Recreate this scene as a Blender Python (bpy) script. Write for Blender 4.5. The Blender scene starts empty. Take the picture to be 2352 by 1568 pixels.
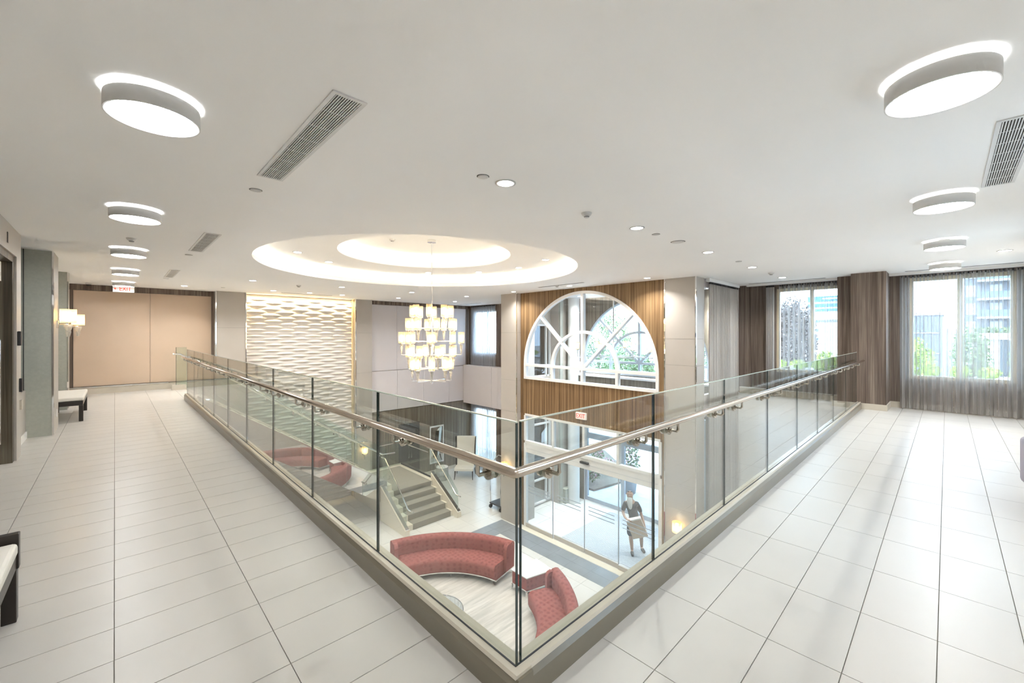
import bpy, math, random
from mathutils import Vector, Matrix
R = math.radians
rnd = random.Random(7)
scene = bpy.context.scene
COL = scene.collection

# ------------------------------------------------------------------ camera, sky, sun, exposure
cam_d = bpy.data.cameras.new('camera')
cam_d.sensor_fit = 'HORIZONTAL'; cam_d.sensor_width = 36.0
cam_d.lens = 36.0 * 954.5 / 2352
cam_d.shift_y = -18 / 2352
cam_d.clip_start = 0.02; cam_d.clip_end = 600
cam = bpy.data.objects.new('camera', cam_d); COL.objects.link(cam)
cam.location = (0, 0, 1.57); cam.rotation_euler = (R(90), 0, -math.atan2(0.69082, 0.72302))
scene.camera = cam

world = bpy.data.worlds.new('sky'); scene.world = world; world.use_nodes = True
wn = world.node_tree; wn.nodes.clear()
wo = wn.nodes.new('ShaderNodeOutputWorld'); wb = wn.nodes.new('ShaderNodeBackground')
wb.inputs[0].default_value = (0.64, 0.82, 1.0, 1); wb.inputs[1].default_value = 3.3
wn.links.new(wb.outputs[0], wo.inputs[0])

sun_d = bpy.data.lights.new('sun', 'SUN'); sun_d.energy = 2.4; sun_d.angle = R(1.5); sun_d.color = (1, .96, .9)
sun = bpy.data.objects.new('sun', sun_d); COL.objects.link(sun)
sun.rotation_euler = Vector((0.60, -0.30, -0.74)).to_track_quat('-Z', 'Y').to_euler()

vs = scene.view_settings
vs.view_transform = 'Standard'; vs.look = 'None'; vs.gamma = 1.0; vs.use_curve_mapping = False
vs.exposure = 1.72
scene.display_settings.display_device = 'sRGB'
cy = scene.cycles
cy.use_denoising = True
cy.max_bounces = 9; cy.diffuse_bounces = 6; cy.glossy_bounces = 3; cy.transmission_bounces = 3; cy.transparent_max_bounces = 20
cy.use_adaptive_sampling = True; cy.adaptive_threshold = .12; cy.adaptive_min_samples = 16
cy.caustics_reflective = False; cy.caustics_refractive = False
cy.sample_clamp_indirect = 6.0

# ------------------------------------------------------------------ materials
MATS = {}
def principled(name, col, rough=.5, metal=0., spec=.5, emis=None, estr=0.):
    m = bpy.data.materials.new(name); m.use_nodes = True
    b = m.node_tree.nodes['Principled BSDF']
    b.inputs['Base Color'].default_value = (*col, 1); b.inputs['Roughness'].default_value = rough
    b.inputs['Metallic'].default_value = metal; b.inputs['Specular IOR Level'].default_value = spec
    if emis:
        b.inputs['Emission Color'].default_value = (*emis, 1); b.inputs['Emission Strength'].default_value = estr
    MATS[name] = m
    return m
def N(m, t): return m.node_tree.nodes.new(t)
def L(m, a, b): m.node_tree.links.new(a, b)
def noise_tint(m, scale, amt, vec=(1, 1, 1), detail=3, bump=0.0, bump_scale=None):
    """a gentle variation of the base colour in object space"""
    b = m.node_tree.nodes['Principled BSDF']; base = b.inputs['Base Color'].default_value[:]
    g = N(m, 'ShaderNodeNewGeometry'); mp = N(m, 'ShaderNodeMapping'); mp.inputs['Scale'].default_value = vec
    L(m, g.outputs['Position'], mp.inputs['Vector'])
    n = N(m, 'ShaderNodeTexNoise'); n.inputs['Scale'].default_value = scale; n.inputs['Detail'].default_value = detail
    L(m, mp.outputs[0], n.inputs['Vector'])
    r = N(m, 'ShaderNodeMapRange'); r.inputs['From Min'].default_value = .3; r.inputs['From Max'].default_value = .7
    r.inputs['To Min'].default_value = 1 - amt; r.inputs['To Max'].default_value = 1 + amt
    L(m, n.outputs['Fac'], r.inputs['Value'])
    mx = N(m, 'ShaderNodeVectorMath'); mx.operation = 'SCALE'; mx.inputs[0].default_value = base[:3]
    L(m, r.outputs[0], mx.inputs['Scale']); L(m, mx.outputs[0], b.inputs['Base Color'])
    if bump:
        n2 = N(m, 'ShaderNodeTexNoise'); n2.inputs['Scale'].default_value = bump_scale or scale * 3
        L(m, mp.outputs[0], n2.inputs['Vector'])
        bp = N(m, 'ShaderNodeBump'); bp.inputs['Strength'].default_value = bump; bp.inputs['Distance'].default_value = .01
        L(m, n2.outputs['Fac'], bp.inputs['Height']); L(m, bp.outputs[0], b.inputs['Normal'])
    return m
def emission(name, col, s):
    m = bpy.data.materials.new(name); m.use_nodes = True; nt = m.node_tree; nt.nodes.clear()
    o = nt.nodes.new('ShaderNodeOutputMaterial'); e = nt.nodes.new('ShaderNodeEmission')
    e.inputs[0].default_value = (*col, 1); e.inputs[1].default_value = s; nt.links.new(e.outputs[0], o.inputs[0])
    MATS[name] = m; return m
def glass(name, tint, refl=1.0, rough=0.0, ior=1.5, haze=None):
    """clear pane: fresnel reflection over straight-through light"""
    m = bpy.data.materials.new(name); m.use_nodes = True; nt = m.node_tree; nt.nodes.clear()
    o = nt.nodes.new('ShaderNodeOutputMaterial'); t = nt.nodes.new('ShaderNodeBsdfTransparent'); t.inputs[0].default_value = (*tint, 1)
    g = nt.nodes.new('ShaderNodeBsdfGlossy'); g.inputs['Roughness'].default_value = rough
    f = nt.nodes.new('ShaderNodeFresnel'); gm = nt.nodes.new('ShaderNodeNewGeometry'); mr = nt.nodes.new('ShaderNodeMapRange')
    mr.inputs['To Min'].default_value = ior; mr.inputs['To Max'].default_value = 1 / ior      # same reflectance on both faces of the pane
    nt.links.new(gm.outputs['Backfacing'], mr.inputs['Value']); nt.links.new(mr.outputs[0], f.inputs['IOR'])
    mm = nt.nodes.new('ShaderNodeMath'); mm.operation = 'MULTIPLY'; mm.inputs[1].default_value = refl
    nt.links.new(f.outputs[0], mm.inputs[0])
    mx = nt.nodes.new('ShaderNodeMixShader'); nt.links.new(mm.outputs[0], mx.inputs[0])
    nt.links.new(t.outputs[0], mx.inputs[1]); nt.links.new(g.outputs[0], mx.inputs[2])
    last = mx
    if haze:
        d = nt.nodes.new('ShaderNodeBsdfDiffuse'); d.inputs[0].default_value = (*haze[0], 1)
        m2 = nt.nodes.new('ShaderNodeMixShader'); m2.inputs[0].default_value = haze[1]
        nt.links.new(mx.outputs[0], m2.inputs[1]); nt.links.new(d.outputs[0], m2.inputs[2]); last = m2
    nt.links.new(last.outputs[0], o.inputs[0]); MATS[name] = m; return m
def sheer(name, col, transp, transl=.5, fold=0.0):
    """thin cloth: open weave seen face-on, denser where a fold turns edge-on"""
    m = bpy.data.materials.new(name); m.use_nodes = True; nt = m.node_tree; nt.nodes.clear()
    o = nt.nodes.new('ShaderNodeOutputMaterial'); t = nt.nodes.new('ShaderNodeBsdfTransparent')
    d = nt.nodes.new('ShaderNodeBsdfDiffuse'); d.inputs[0].default_value = (*col, 1)
    tl = nt.nodes.new('ShaderNodeBsdfTranslucent'); tl.inputs[0].default_value = (*col, 1)
    a = nt.nodes.new('ShaderNodeMixShader'); a.inputs[0].default_value = transl
    nt.links.new(d.outputs[0], a.inputs[1]); nt.links.new(tl.outputs[0], a.inputs[2])
    b = nt.nodes.new('ShaderNodeMixShader'); b.inputs[0].default_value = 1 - transp
    if fold:
        lw = nt.nodes.new('ShaderNodeLayerWeight'); lw.inputs[0].default_value = fold; r = nt.nodes.new('ShaderNodeMapRange')
        r.inputs['To Min'].default_value = 1 - transp; r.inputs['To Max'].default_value = .97
        nt.links.new(lw.outputs['Facing'], r.inputs['Value']); nt.links.new(r.outputs[0], b.inputs[0])
    nt.links.new(t.outputs[0], b.inputs[1]); nt.links.new(a.outputs[0], b.inputs[2])
    nt.links.new(b.outputs[0], o.inputs[0]); MATS[name] = m; return m
def zebra(name, dark, mid, light, freq, rough=.45, lines=.35):
    """vertical striped veneer; stripes follow the horizontal position, nearly constant in height"""
    m = principled(name, mid, rough, spec=.4); b = m.node_tree.nodes['Principled BSDF']
    g = N(m, 'ShaderNodeNewGeometry'); mp = N(m, 'ShaderNodeMapping'); mp.inputs['Scale'].default_value = (freq, freq, .25)
    L(m, g.outputs['Position'], mp.inputs['Vector'])
    n = N(m, 'ShaderNodeTexNoise'); n.inputs['Scale'].default_value = 1.0; n.inputs['Detail'].default_value = 4; n.inputs['Roughness'].default_value = .75
    L(m, mp.outputs[0], n.inputs['Vector'])
    r = N(m, 'ShaderNodeValToRGB'); e = r.color_ramp.elements
    e[0].position = .34; e[0].color = (*dark, 1); e[1].position = .66; e[1].color = (*light, 1)
    x = r.color_ramp.elements.new(.5); x.color = (*mid, 1)
    L(m, n.outputs['Fac'], r.inputs[0]); L(m, r.outputs[0], b.inputs['Base Color'])
    bp = N(m, 'ShaderNodeBump'); bp.inputs['Strength'].default_value = lines; bp.inputs['Distance'].default_value = .003
    L(m, n.outputs['Fac'], bp.inputs['Height']); L(m, bp.outputs[0], b.inputs['Normal'])
    return m

noise_tint(principled('ceiling_paint', (.92, .915, .905), .75, spec=.2), .7, .012)
noise_tint(principled('white_paint', (.80, .79, .77), .6), 1.2, .01)
noise_tint(principled('tile', (.56, .535, .50), .32, spec=.45), 1.3, .03, detail=5)
principled('grout', (.26, .24, .21), .8)
noise_tint(principled('tile_lower', (.66, .645, .62), .2), 1.5, .03)
noise_tint(principled('tile_grey', (.22, .235, .26), .25), 2.5, .08)
noise_tint(principled('wood_floor', (.60, .565, .53), .4), 1.0, .22, vec=(1.3, 12, 1), detail=6)
noise_tint(principled('kerb_stone', (.20, .175, .13), .28, spec=.5), 3, .05)
principled('kerb_cap', (.58, .53, .44), .16, spec=.6)
principled('steel', (.74, .72, .69), .16, metal=1.0)
principled('bracket_steel', (.50, .46, .40), .14, metal=1.0)
principled('polished_steel', (.86, .85, .84), .04, metal=1.0)
principled('rail_steel', (.58, .50, .42), .18, metal=1.0)
principled('mirror_steel', (.80, .79, .77), .015, metal=1.0)
principled('mirror', (.80, .84, .83), .01, metal=1.0)
glass('guard_glass', (.935, .962, .948), 1.15)
glass('window_glass', (.93, .97, 1.0), 1.0)
glass('stair_glass', (.90, .95, .93), 1.0)
principled('glass_edge', (.012, .03, .028), .12, spec=.8)
principled('glass_edge_light', (.50, .56, .48), .1, spec=.8)
noise_tint(principled('peach_panel', (.58, .445, .33), .65), 2, .02)
noise_tint(principled('pale_panel', (.64, .60, .60), .55), 2, .015)
noise_tint(principled('column_stone', (.46, .425, .385), .45), 1.5, .03)
noise_tint(principled('pilaster', (.40, .41, .36), .55), 30, .05, detail=2)
noise_tint(principled('stone_base', (.53, .48, .40), .35), 4, .05)
zebra('wood_warm', (.085, .045, .018), (.205, .122, .056), (.36, .24, .125), 30)
zebra('wood_dark', (.06, .042, .032), (.14, .103, .08), (.27, .215, .175), 15)
zebra('wood_grey', (.085, .066, .05), (.17, .14, .105), (.27, .235, .18), 24)
zebra('wood_door', (.028, .022, .014), (.085, .068, .045), (.19, .16, .115), 11, rough=.3)
principled('white_frame', (.80, .79, .78), .4)
principled('cream_frame', (.63, .54, .38), .5)
principled('grey_frame', (.42, .47, .53), .4)
principled('dark_gasket', (.02, .025, .035), .5)
principled('wave_plaster', (.66, .63, .60), .6, spec=.2)
principled('black_wood', (.022, .016, .012), .35)
noise_tint(principled('cream_leather', (.74, .71, .65), .5), 3, .02)
principled('black', (.012, .012, .013), .4)
principled('dark_glass', (.045, .042, .04), .08, spec=.6)
principled('lavender', (.42, .40, .47), .8)
noise_tint(principled('carpet', (.27, .255, .22), .95, spec=.1), 60, .06)
noise_tint(principled('cream_stone', (.70, .645, .54), .35), 3, .03)
principled('lamp_white', (.60, .59, .575), .5)
principled('vent_white', (.72, .72, .71), .5)
principled('vent_dark', (.055, .05, .042), .8)
emission('diffuser', (.96, .985, 1.0), 22.0)
emission('downlight_lens', (1, .96, .90), 14.0)
emission('cove_led', (1, .90, .74), 9.0)
emission('bulb', (1, .82, .56), 13.0)
emission('washer_lens', (1, .74, .36), 8.0)
emission('exit_red', (1, .07, .03), .42)
principled('exit_white', (.82, .80, .76), .5, emis=(1, .92, .84), estr=.08)
glass('shade_gold', (.97, .90, .78), 1.3, haze=((.80, .66, .46), .30))
sheer('shade_fabric', (.90, .66, .32), .05, .7)
glass('crystal', (.90, .88, .84), 2.6, rough=.05, ior=1.55, haze=((.92, .90, .86), .25))
glass('acrylic', (.95, .96, .97), 1.6, ior=1.49, haze=((.85, .87, .9), .08))
sheer('curtain_sheer', (.60, .58, .56), .86, .35, .5)
sheer('curtain_fine', (.80, .82, .85), .55, .6, .5)
sheer('curtain_heavy', (.47, .435, .40), .05, .22)
# sofa fabric: red with a rounded lattice motif
m = principled('sofa_red', (.40, .085, .075), .8, spec=.2); b = m.node_tree.nodes['Principled BSDF']
g = N(m, 'ShaderNodeNewGeometry'); v = N(m, 'ShaderNodeTexVoronoi'); v.inputs['Scale'].default_value = 9; v.inputs['Randomness'].default_value = .35
L(m, g.outputs['Position'], v.inputs['Vector']); r = N(m, 'ShaderNodeValToRGB'); e = r.color_ramp.elements
e[0].position = .25; e[0].color = (.25, .07, .063, 1); e[1].position = .42; e[1].color = (.33, .105, .095, 1)
L(m, v.outputs['Distance'], r.inputs[0]); L(m, r.outputs[0], b.inputs['Base Color'])
# people and street
principled('skin', (.50, .31, .23), .6); principled('shirt', (.035, .033, .04), .85); principled('shorts', (.09, .10, .115), .85)
principled('shoe', (.06, .06, .065), .7); principled('beard', (.62, .60, .57), .9)
noise_tint(principled('cardboard', (.55, .43, .33), .8), 3, .05); principled('paper', (.75, .72, .68), .7)
noise_tint(principled('paving', (.56, .56, .55), .8), 3, .1); principled('asphalt', (.34, .34, .34), .9)
noise_tint(principled('soil', (.16, .13, .10), .95), 12, .3); principled('concrete', (.62, .61, .59), .8)
noise_tint(principled('leaf', (.15, .215, .09), .7), 3, .3); noise_tint(principled('leaf_bright', (.24, .34, .05), .7), 3, .3)
noise_tint(principled('leaf_dark', (.085, .07, .066), .8), 5, .4); principled('bark', (.10, .08, .065), .9)
noise_tint(principled('flower', (.62, .30, .36), .7), 20, .4)
principled('tower_grey', (.13, .15, .175), .6); principled('tower_glass', (.07, .11, .14), .15, spec=.7); principled('tower_slab', (.38, .39, .40), .7)
principled('office_white', (.46, .44, .42), .7); principled('office_blue', (.04, .14, .22), .2); principled('block_grey', (.10, .115, .135), .6)
principled('pot_blue', (.17, .21, .26), .5)
noise_tint(principled('mat_light', (.52, .55, .58), .8), 20, .1); principled('mat_dark', (.20, .23, .27), .9)
M = MATS

# ------------------------------------------------------------------ geometry helpers
class MB:
    def __init__(s): s.v = []; s.f = []; s.sm = []
    def add(s, vs, fs, smooth=False):
        o = len(s.v); s.v += [tuple(p) for p in vs]; s.f += [tuple(i + o for i in f) for f in fs]; s.sm += [smooth] * len(fs); return s
    def box(s, x0, x1, y0, y1, z0, z1):
        return s.add([(x0, y0, z0), (x1, y0, z0), (x1, y1, z0), (x0, y1, z0), (x0, y0, z1), (x1, y0, z1), (x1, y1, z1), (x0, y1, z1)],
                     [(0, 3, 2, 1), (4, 5, 6, 7), (0, 1, 5, 4), (1, 2, 6, 5), (2, 3, 7, 6), (3, 0, 4, 7)])
    def hexa(s, p):                                    # eight corners, bottom four then top four
        return s.add(p, [(0, 3, 2, 1), (4, 5, 6, 7), (0, 1, 5, 4), (1, 2, 6, 5), (2, 3, 7, 6), (3, 0, 4, 7)])
    def quad(s, a, b, c, d): return s.add([a, b, c, d], [(0, 1, 2, 3)])
    def lathe(s, prof, n=24, c=(0, 0, 0), smooth=True, a0=0, a1=2 * math.pi, cap=False):
        full = abs(a1 - a0 - 2 * math.pi) < 1e-6; k = n if full else n + 1; vs = []; fs = []
        for i in range(k):
            a = a0 + (a1 - a0) * i / n
            for (r, z) in prof: vs.append((c[0] + r * math.cos(a), c[1] + r * math.sin(a), c[2] + z))
        m = len(prof)
        for i in range(n):
            j = (i + 1) % k
            for q in range(m - 1): fs.append((i * m + q, j * m + q, j * m + q + 1, i * m + q + 1))
        s.add(vs, fs, smooth)
        if cap and full:
            for q in (0, m - 1):
                s.add([vs[i * m + q] for i in range(k)], [tuple(range(k)) if q else tuple(range(k))[::-1]])
        if cap and not full:
            s.add([vs[q] for q in range(m)], [tuple(range(m))]); s.add([vs[n * m + q] for q in range(m)], [tuple(range(m))[::-1]])
        return s
    def cyl(s, c, r, z0, z1, n=16, r2=None, smooth=True):
        return s.lathe([(r, z0), (r2 if r2 is not None else r, z1)], n, c, smooth, cap=True)
    def tube(s, pts, r, n=8, smooth=True, rs=None):
        pts = [Vector(p) for p in pts]; vs = []; fs = []; k = len(pts)
        for i, p in enumerate(pts):
            d = (pts[min(i + 1, k - 1)] - pts[max(i - 1, 0)]).normalized()
            u = d.cross(Vector((0, 0, 1)));
            if u.length < 1e-4: u = d.cross(Vector((1, 0, 0)))
            u.normalize(); w = d.cross(u); rr = rs[i] if rs else r
            if 0 < i < k - 1:
                d0 = (p - pts[i - 1]).normalized(); d1 = (pts[i + 1] - p).normalized(); h = max(.35, math.sqrt(max(0, (1 + d0.dot(d1)) / 2)))
                b = (d1 - d0)
                if b.length > 1e-5:                    # widen along the mitre
                    b.normalize(); 
                    for q in range(n):
                        a = 2 * math.pi * q / n; o = (u * math.cos(a) + w * math.sin(a)) * rr
                        o = o + b * (o.dot(b) * (1 / h - 1)); vs.append(p + o)
                    continue
            for q in range(n):
                a = 2 * math.pi * q / n; vs.append(p + (u * math.cos(a) + w * math.sin(a)) * rr)
        for i in range(k - 1):
            for q in range(n): fs.append((i * n + q, i * n + (q + 1) % n, (i + 1) * n + (q + 1) % n, (i + 1) * n + q))
        s.add(vs, fs, smooth); s.add(vs[:n], [tuple(range(n))[::-1]]); s.add(vs[-n:], [tuple(range(n))]); return s
    def bar(s, a, b, w, h):                             # rectangular bar, w sideways, h upward
        a = Vector(a); b = Vector(b); d = (b - a).normalized(); u = d.cross(Vector((0, 0, 1)))
        if u.length < 1e-4: u = Vector((1, 0, 0))
        u.normalize(); t = u.cross(d).normalized(); vs = []
        for p in (a, b):
            for (i, j) in ((-1, -1), (1, -1), (1, 1), (-1, 1)): vs.append(p + u * (i * w / 2) + t * (j * h / 2))
        return s.add(vs, [(0, 1, 2, 3), (7, 6, 5, 4), (0, 4, 5, 1), (1, 5, 6, 2), (2, 6, 7, 3), (3, 7, 4, 0)])
    def prism(s, poly, axis, a, b):
        """polygon in the two other axes, pushed from a to b along the axis"""
        def P(u, v, w): return {'x': (w, u, v), 'y': (u, w, v), 'z': (u, v, w)}[axis]
        n = len(poly); s.add([P(u, v, a) for u, v in poly] + [P(u, v, b) for u, v in poly],
                             [tuple(range(n))[::-1], tuple(range(n, 2 * n))] + [(i, (i + 1) % n, n + (i + 1) % n, n + i) for i in range(n)]); return s
    def sphere(s, c, rx, ry=None, rz=None, n=12, m=8):
        ry = ry or rx; rz = rz or rx; vs = []; fs = []
        for i in range(m + 1):
            t = math.pi * i / m
            for q in range(n):
                a = 2 * math.pi * q / n; vs.append((c[0] + rx * math.sin(t) * math.cos(a), c[1] + ry * math.sin(t) * math.sin(a), c[2] + rz * math.cos(t)))
        for i in range(m):
            for q in range(n): fs.append((i * n + q, (i + 1) * n + q, (i + 1) * n + (q + 1) % n, i * n + (q + 1) % n))
        return s.add(vs, fs, True)
    def mesh(s, name, mat):
        me = bpy.data.meshes.new(name); me.from_pydata(s.v, [], s.f); me.update()
        if any(s.sm): me.polygons.foreach_set('use_smooth', s.sm)
        if mat: me.materials.append(M[mat] if isinstance(mat, str) else mat)
        return me
    def build(s, name, mat, parent=None, bevel=0, seg=2):
        import bmesh
        me = s.mesh(name, mat); bm = bmesh.new(); bm.from_mesh(me); bmesh.ops.recalc_face_normals(bm, faces=bm.faces); bm.to_mesh(me); bm.free()
        o = bpy.data.objects.new(name, me); COL.objects.link(o); o.parent = parent
        if bevel:
            md = o.modifiers.new('bevel', 'BEVEL'); md.width = bevel; md.segments = seg; md.limit_method = 'ANGLE'; md.angle_limit = R(50)
        return o
def inst(name, me, loc, parent=None, rot=(0, 0, 0), scale=(1, 1, 1)):
    o = bpy.data.objects.new(name, me); COL.objects.link(o); o.location = loc; o.rotation_euler = rot; o.scale = scale; o.parent = parent; return o
def empty(name, loc=(0, 0, 0), rz=0):
    o = bpy.data.objects.new(name, None); COL.objects.link(o); o.location = loc; o.rotation_euler = (0, 0, rz); o.empty_display_size = .1; return o
def tag(o, label=None, cat=None, group=None, kind=None):
    if label: o['label'] = label
    if cat: o['category'] = cat
    if group: o['group'] = group
    if kind: o['kind'] = kind
    return o
def struct(o, label, cat=None): return tag(o, label, cat, kind='structure')
def thing(name, label, cat, loc=(0, 0, 0), rz=0, group=None): return tag(empty(name, loc, rz), label, cat, group)
def copy_tree(o, parent=None):
    c = o.copy(); COL.objects.link(c); c.parent = parent
    for ch in list(o.children): copy_tree(ch, c)
    return c
def area(name, parent, loc, size, power, col, shape='DISK', size_y=None, direction=(0, 0, -1), spread=180):
    d = bpy.data.lights.new(name, 'AREA'); d.shape = shape; d.size = size; d.energy = power; d.color = col; d.spread = R(spread)
    if size_y: d.size_y = size_y
    o = bpy.data.objects.new(name, d); COL.objects.link(o); o.location = loc; o.parent = parent
    o.rotation_euler = Vector(direction).to_track_quat('-Z', 'Y').to_euler(); return o

ZC = 2.84; ZL = -4.44; G = 1.25; K0 = 1.193; K1 = 1.30; KH = .14
CX, CY = 4.48, 7.12                                     # centre of the round ceiling and of the seating
XE = 9.28                                               # entrance wall plane
# ================================================================== SETTING
DY = .035                                               # the right guardrail line stands a touch farther out
# ---- upper floor: slab and its tiles
fl = MB(); fl.box(-1.2, K1, -1.2, 15.5, -.35, -.008); fl.box(K1, 12.3, -1.2, K1 + DY, -.35, -.008); fl.box(K1, 1.45, 12.6, 15.5, -.35, -.008)
floor_up = struct(fl.build('floor_upper', 'grout'), 'cream rectangular tiled floor of the upper walkway', 'floor')
TX, TY = .6083, .30354
def fwd_depth(x, y): return x * .69082 + y * .72302
cells = []
for i in range(-3, 21):
    for j in range(-5, 52):
        x0 = -.0028 + i * TX; x1 = x0 + TX; y0 = .03315 + j * TY; y1 = y0 + TY
        g = .0021; a0, a1, b0, b1 = x0 + g, x1 - g, y0 + g, y1 - g
        for (rx0, rx1, ry0, ry1) in ((-1.0, K0, -1.0, 15.33), (K0, 12.09, -1.0, K0 + DY), (K0, 1.45, 12.62, 15.33)):
            c0, c1, d0, d1 = max(a0, rx0), min(a1, rx1), max(b0, ry0), min(b1, ry1)
            if c1 - c0 > .01 and d1 - d0 > .01:
                cx, cyy = (c0 + c1) / 2, (d0 + d1) / 2; d = fwd_depth(cx, cyy); s = 0
                if d > .5:
                    u = 1176 + 954.5 * (cx * .72302 - cyy * .69082) / d; v = 766 + 954.5 * 1.57 / d
                    if -150 < u < 2500 and v < 1800: s = (c1 - c0) * (d1 - d0) / d ** 3
                cells.append((s, c0, c1, d0, d1))
cells.sort(reverse=True)
tile_me = MB().box(-TX / 2 + .0021, TX / 2 - .0021, -TY / 2 + .0021, TY / 2 - .0021, -.008, 0).mesh('floor_tile', 'tile')
rest = MB()
for n, (s, c0, c1, d0, d1) in enumerate(cells):
    if n < 300 and s > 0:
        if abs((c1 - c0) - (TX - .0042)) < 1e-4 and abs((d1 - d0) - (TY - .0042)) < 1e-4:
            inst('floor_tile', tile_me, ((c0 + c1) / 2, (d0 + d1) / 2, 0), floor_up)
        else:
            MB().box(c0, c1, d0, d1, -.008, 0).build('floor_tile', 'tile', floor_up)
    else: rest.box(c0, c1, d0, d1, -.008, 0)
tag(rest.build('tile_field', 'tile', floor_up), kind='stuff')

# ---- lower floor
lf = MB().box(.9, 12.5, .9, 15.5, ZL - .3, ZL - .008)
floor_lo = struct(lf.build('floor_lower', 'grout'), 'white tiled lobby floor on the level below', 'floor')
TL = .715
tl_me = MB().box(-TL / 2 + .0025, TL / 2 - .0025, -TL / 2 + .0025, TL / 2 - .0025, -.008, 0).mesh('floor_tile', 'tile_lower')
rest = MB()
for i in range(-10, 8):
    for j in range(-15, 7):
        x = 7.39 + TL * (i + .5); y = 11.09 + TL * (j + .5)
        if x < .6 or x > 12.6 or y < .6 or y > 15.6 or math.hypot(x - CX, y - CY) < 2.1: continue
        d = fwd_depth(x, y); u = 1176 + 954.5 * (x * .72302 - y * .69082) / d; v = 766 + 954.5 * 6.01 / d
        if 840 < u < 1560 and 1040 < v < 1520: inst('floor_tile', tl_me, (x, y, ZL), floor_lo)
        else: rest.box(x - TL / 2 + .0025, x + TL / 2 - .0025, y - TL / 2 + .0025, y + TL / 2 - .0025, ZL - .008, ZL)
tag(rest.build('tile_field', 'tile_lower', floor_lo), kind='stuff')
MB().cyl((CX, CY, 0), 2.78, ZL - .004, ZL + .004, 64).build('wood_inlay', 'wood_floor', floor_lo)
for j in range(14):                                       # grey border tiles by the entrance and across the lobby
    y0 = 9.28 - .61 * (j + 1)
    if y0 < 2: break
    for c in (0, 1): MB().box(8.37 + .34 * c + .002, 8.37 + .34 * (c + 1) - .002, y0 + .002, y0 + .608, ZL - .003, ZL + .003).build('border_tile', 'tile_grey', floor_lo)
for i in range(10):
    x1 = 9.05 - .61 * i
    for c in (0, 1): MB().box(x1 - .608, x1 - .002, 9.28 + .335 * c + .002, 9.28 + .335 * (c + 1) - .002, ZL - .003, ZL + .003).build('border_tile', 'tile_grey', floor_lo)

# ---- ceiling with the round stepped recess
def ring_plate(x0, x1, y0, y1, cx, cy, r, z, n=96):
    """rectangle with a round hole, as quads between the circle and the rectangle's edge"""
    mb = MB(); vs = []; fs = []
    for i in range(n):
        a = 2 * math.pi * (i + .5) / n; c, s = math.cos(a), math.sin(a); t = 1e9
        for lim, comp, o in ((x1, c, cx), (x0, c, cx), (y1, s, cy), (y0, s, cy)):
            if abs(comp) > 1e-9:
                q = (lim - o) / comp
                if q > 0: t = min(t, q)
        vs += [(cx + r * c, cy + r * s, z), (cx + t * c, cy + t * s, z)]
    for i in range(n):
        j = (i + 1) % n; fs.append((2 * i, 2 * j, 2 * j + 1, 2 * i + 1))
    mb.add(vs, fs)
    for (px, py) in ((x0, y0), (x1, y0), (x1, y1), (x0, y1)):   # fill the corners
        a = math.atan2(py - cy, px - cx) % (2 * math.pi); i = int(a / (2 * math.pi) * n - .5) % n; j = (i + 1) % n
        mb.add([vs[2 * i + 1], vs[2 * j + 1], (px, py, z)], [(0, 1, 2)])
    return mb
RO, RI, ZT1, ZT2 = 2.95, 1.65, 3.135, 3.43
cl = ring_plate(-1.2, XE + .1, -1.2, 15.5, CX, CY, RO, ZC)
cl.box(XE + .1, 12.35, 9.95, 15.5, ZC, ZC + .05); cl.box(XE + .1, 12.35, -1.2, 3.9, ZC, ZC + .05)
ceiling = struct(cl.build('ceiling', 'ceiling_paint'), 'smooth white ceiling with a round stepped recess', 'ceiling')
def molding(r, z, h=.15):
    p = [(r, z), (r, z + .02)]
    for k in range(3):
        zz = z + .02 + k * (h - .02) / 3; q = (h - .02) / 3
        p += [(r + .012 + .02 * k, zz), (r + .012 + .02 * k, zz + q * .55), (r + .025 + .02 * k, zz + q * .8), (r + .03 + .02 * k, zz + q)]
    p += [(r + .115, z + h), (r + .115, z + h - .06), (r + .36, z + h - .06)]
    return p
def recess(cx, cy, r, z0, z1, parent, led, n=96, gap=.36):
    MB().lathe(molding(r, z0), n, (cx, cy, 0), smooth=False).build('cove_molding', 'ceiling_paint', parent)
    MB().lathe([(r + gap, z0 + .09), (r + gap, z1 - .06), (r + gap - .06, z1)], n, (cx, cy, 0)).build('cove_wall', 'ceiling_paint', parent)
    MB().lathe([(r + .13, z0 + .115), (r + .13, z0 + .135), (r + .16, z0 + .135), (r + .16, z0 + .115)], n, (cx, cy, 0)).build('cove_light_strip', led, parent)
recess(CX, CY, RO, ZC, ZT1, ceiling, 'cove_led')
t1 = MB().lathe([(RI, ZT1), (RO + .31, ZT1)], 96, (CX, CY, 0), smooth=False); t1.build('tray_ceiling', 'ceiling_paint', ceiling)
recess(CX, CY, RI, ZT1, ZT2, ceiling, 'cove_led', gap=.34)
MB().cyl((CX, CY, 0), RI + .29, ZT2, ZT2 + .03, 96, smooth=False).build('tray_ceiling', 'ceiling_paint', ceiling)

# ---- panels helper
def panel(parent, axis, at, u0, u1, z0, z1, mat, depth=.02, name='wall_panel', gap=.004, sign=-1):
    m = MB(); u0 += gap; u1 -= gap; z0 += gap; z1 -= gap; b = at + sign * depth
    if axis == 'y': m.box(u0, u1, min(at, b), max(at, b), z0, z1)
    else: m.box(min(at, b), max(at, b), u0, u1, z0, z1)
    return m.build(name, mat, parent)

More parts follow.
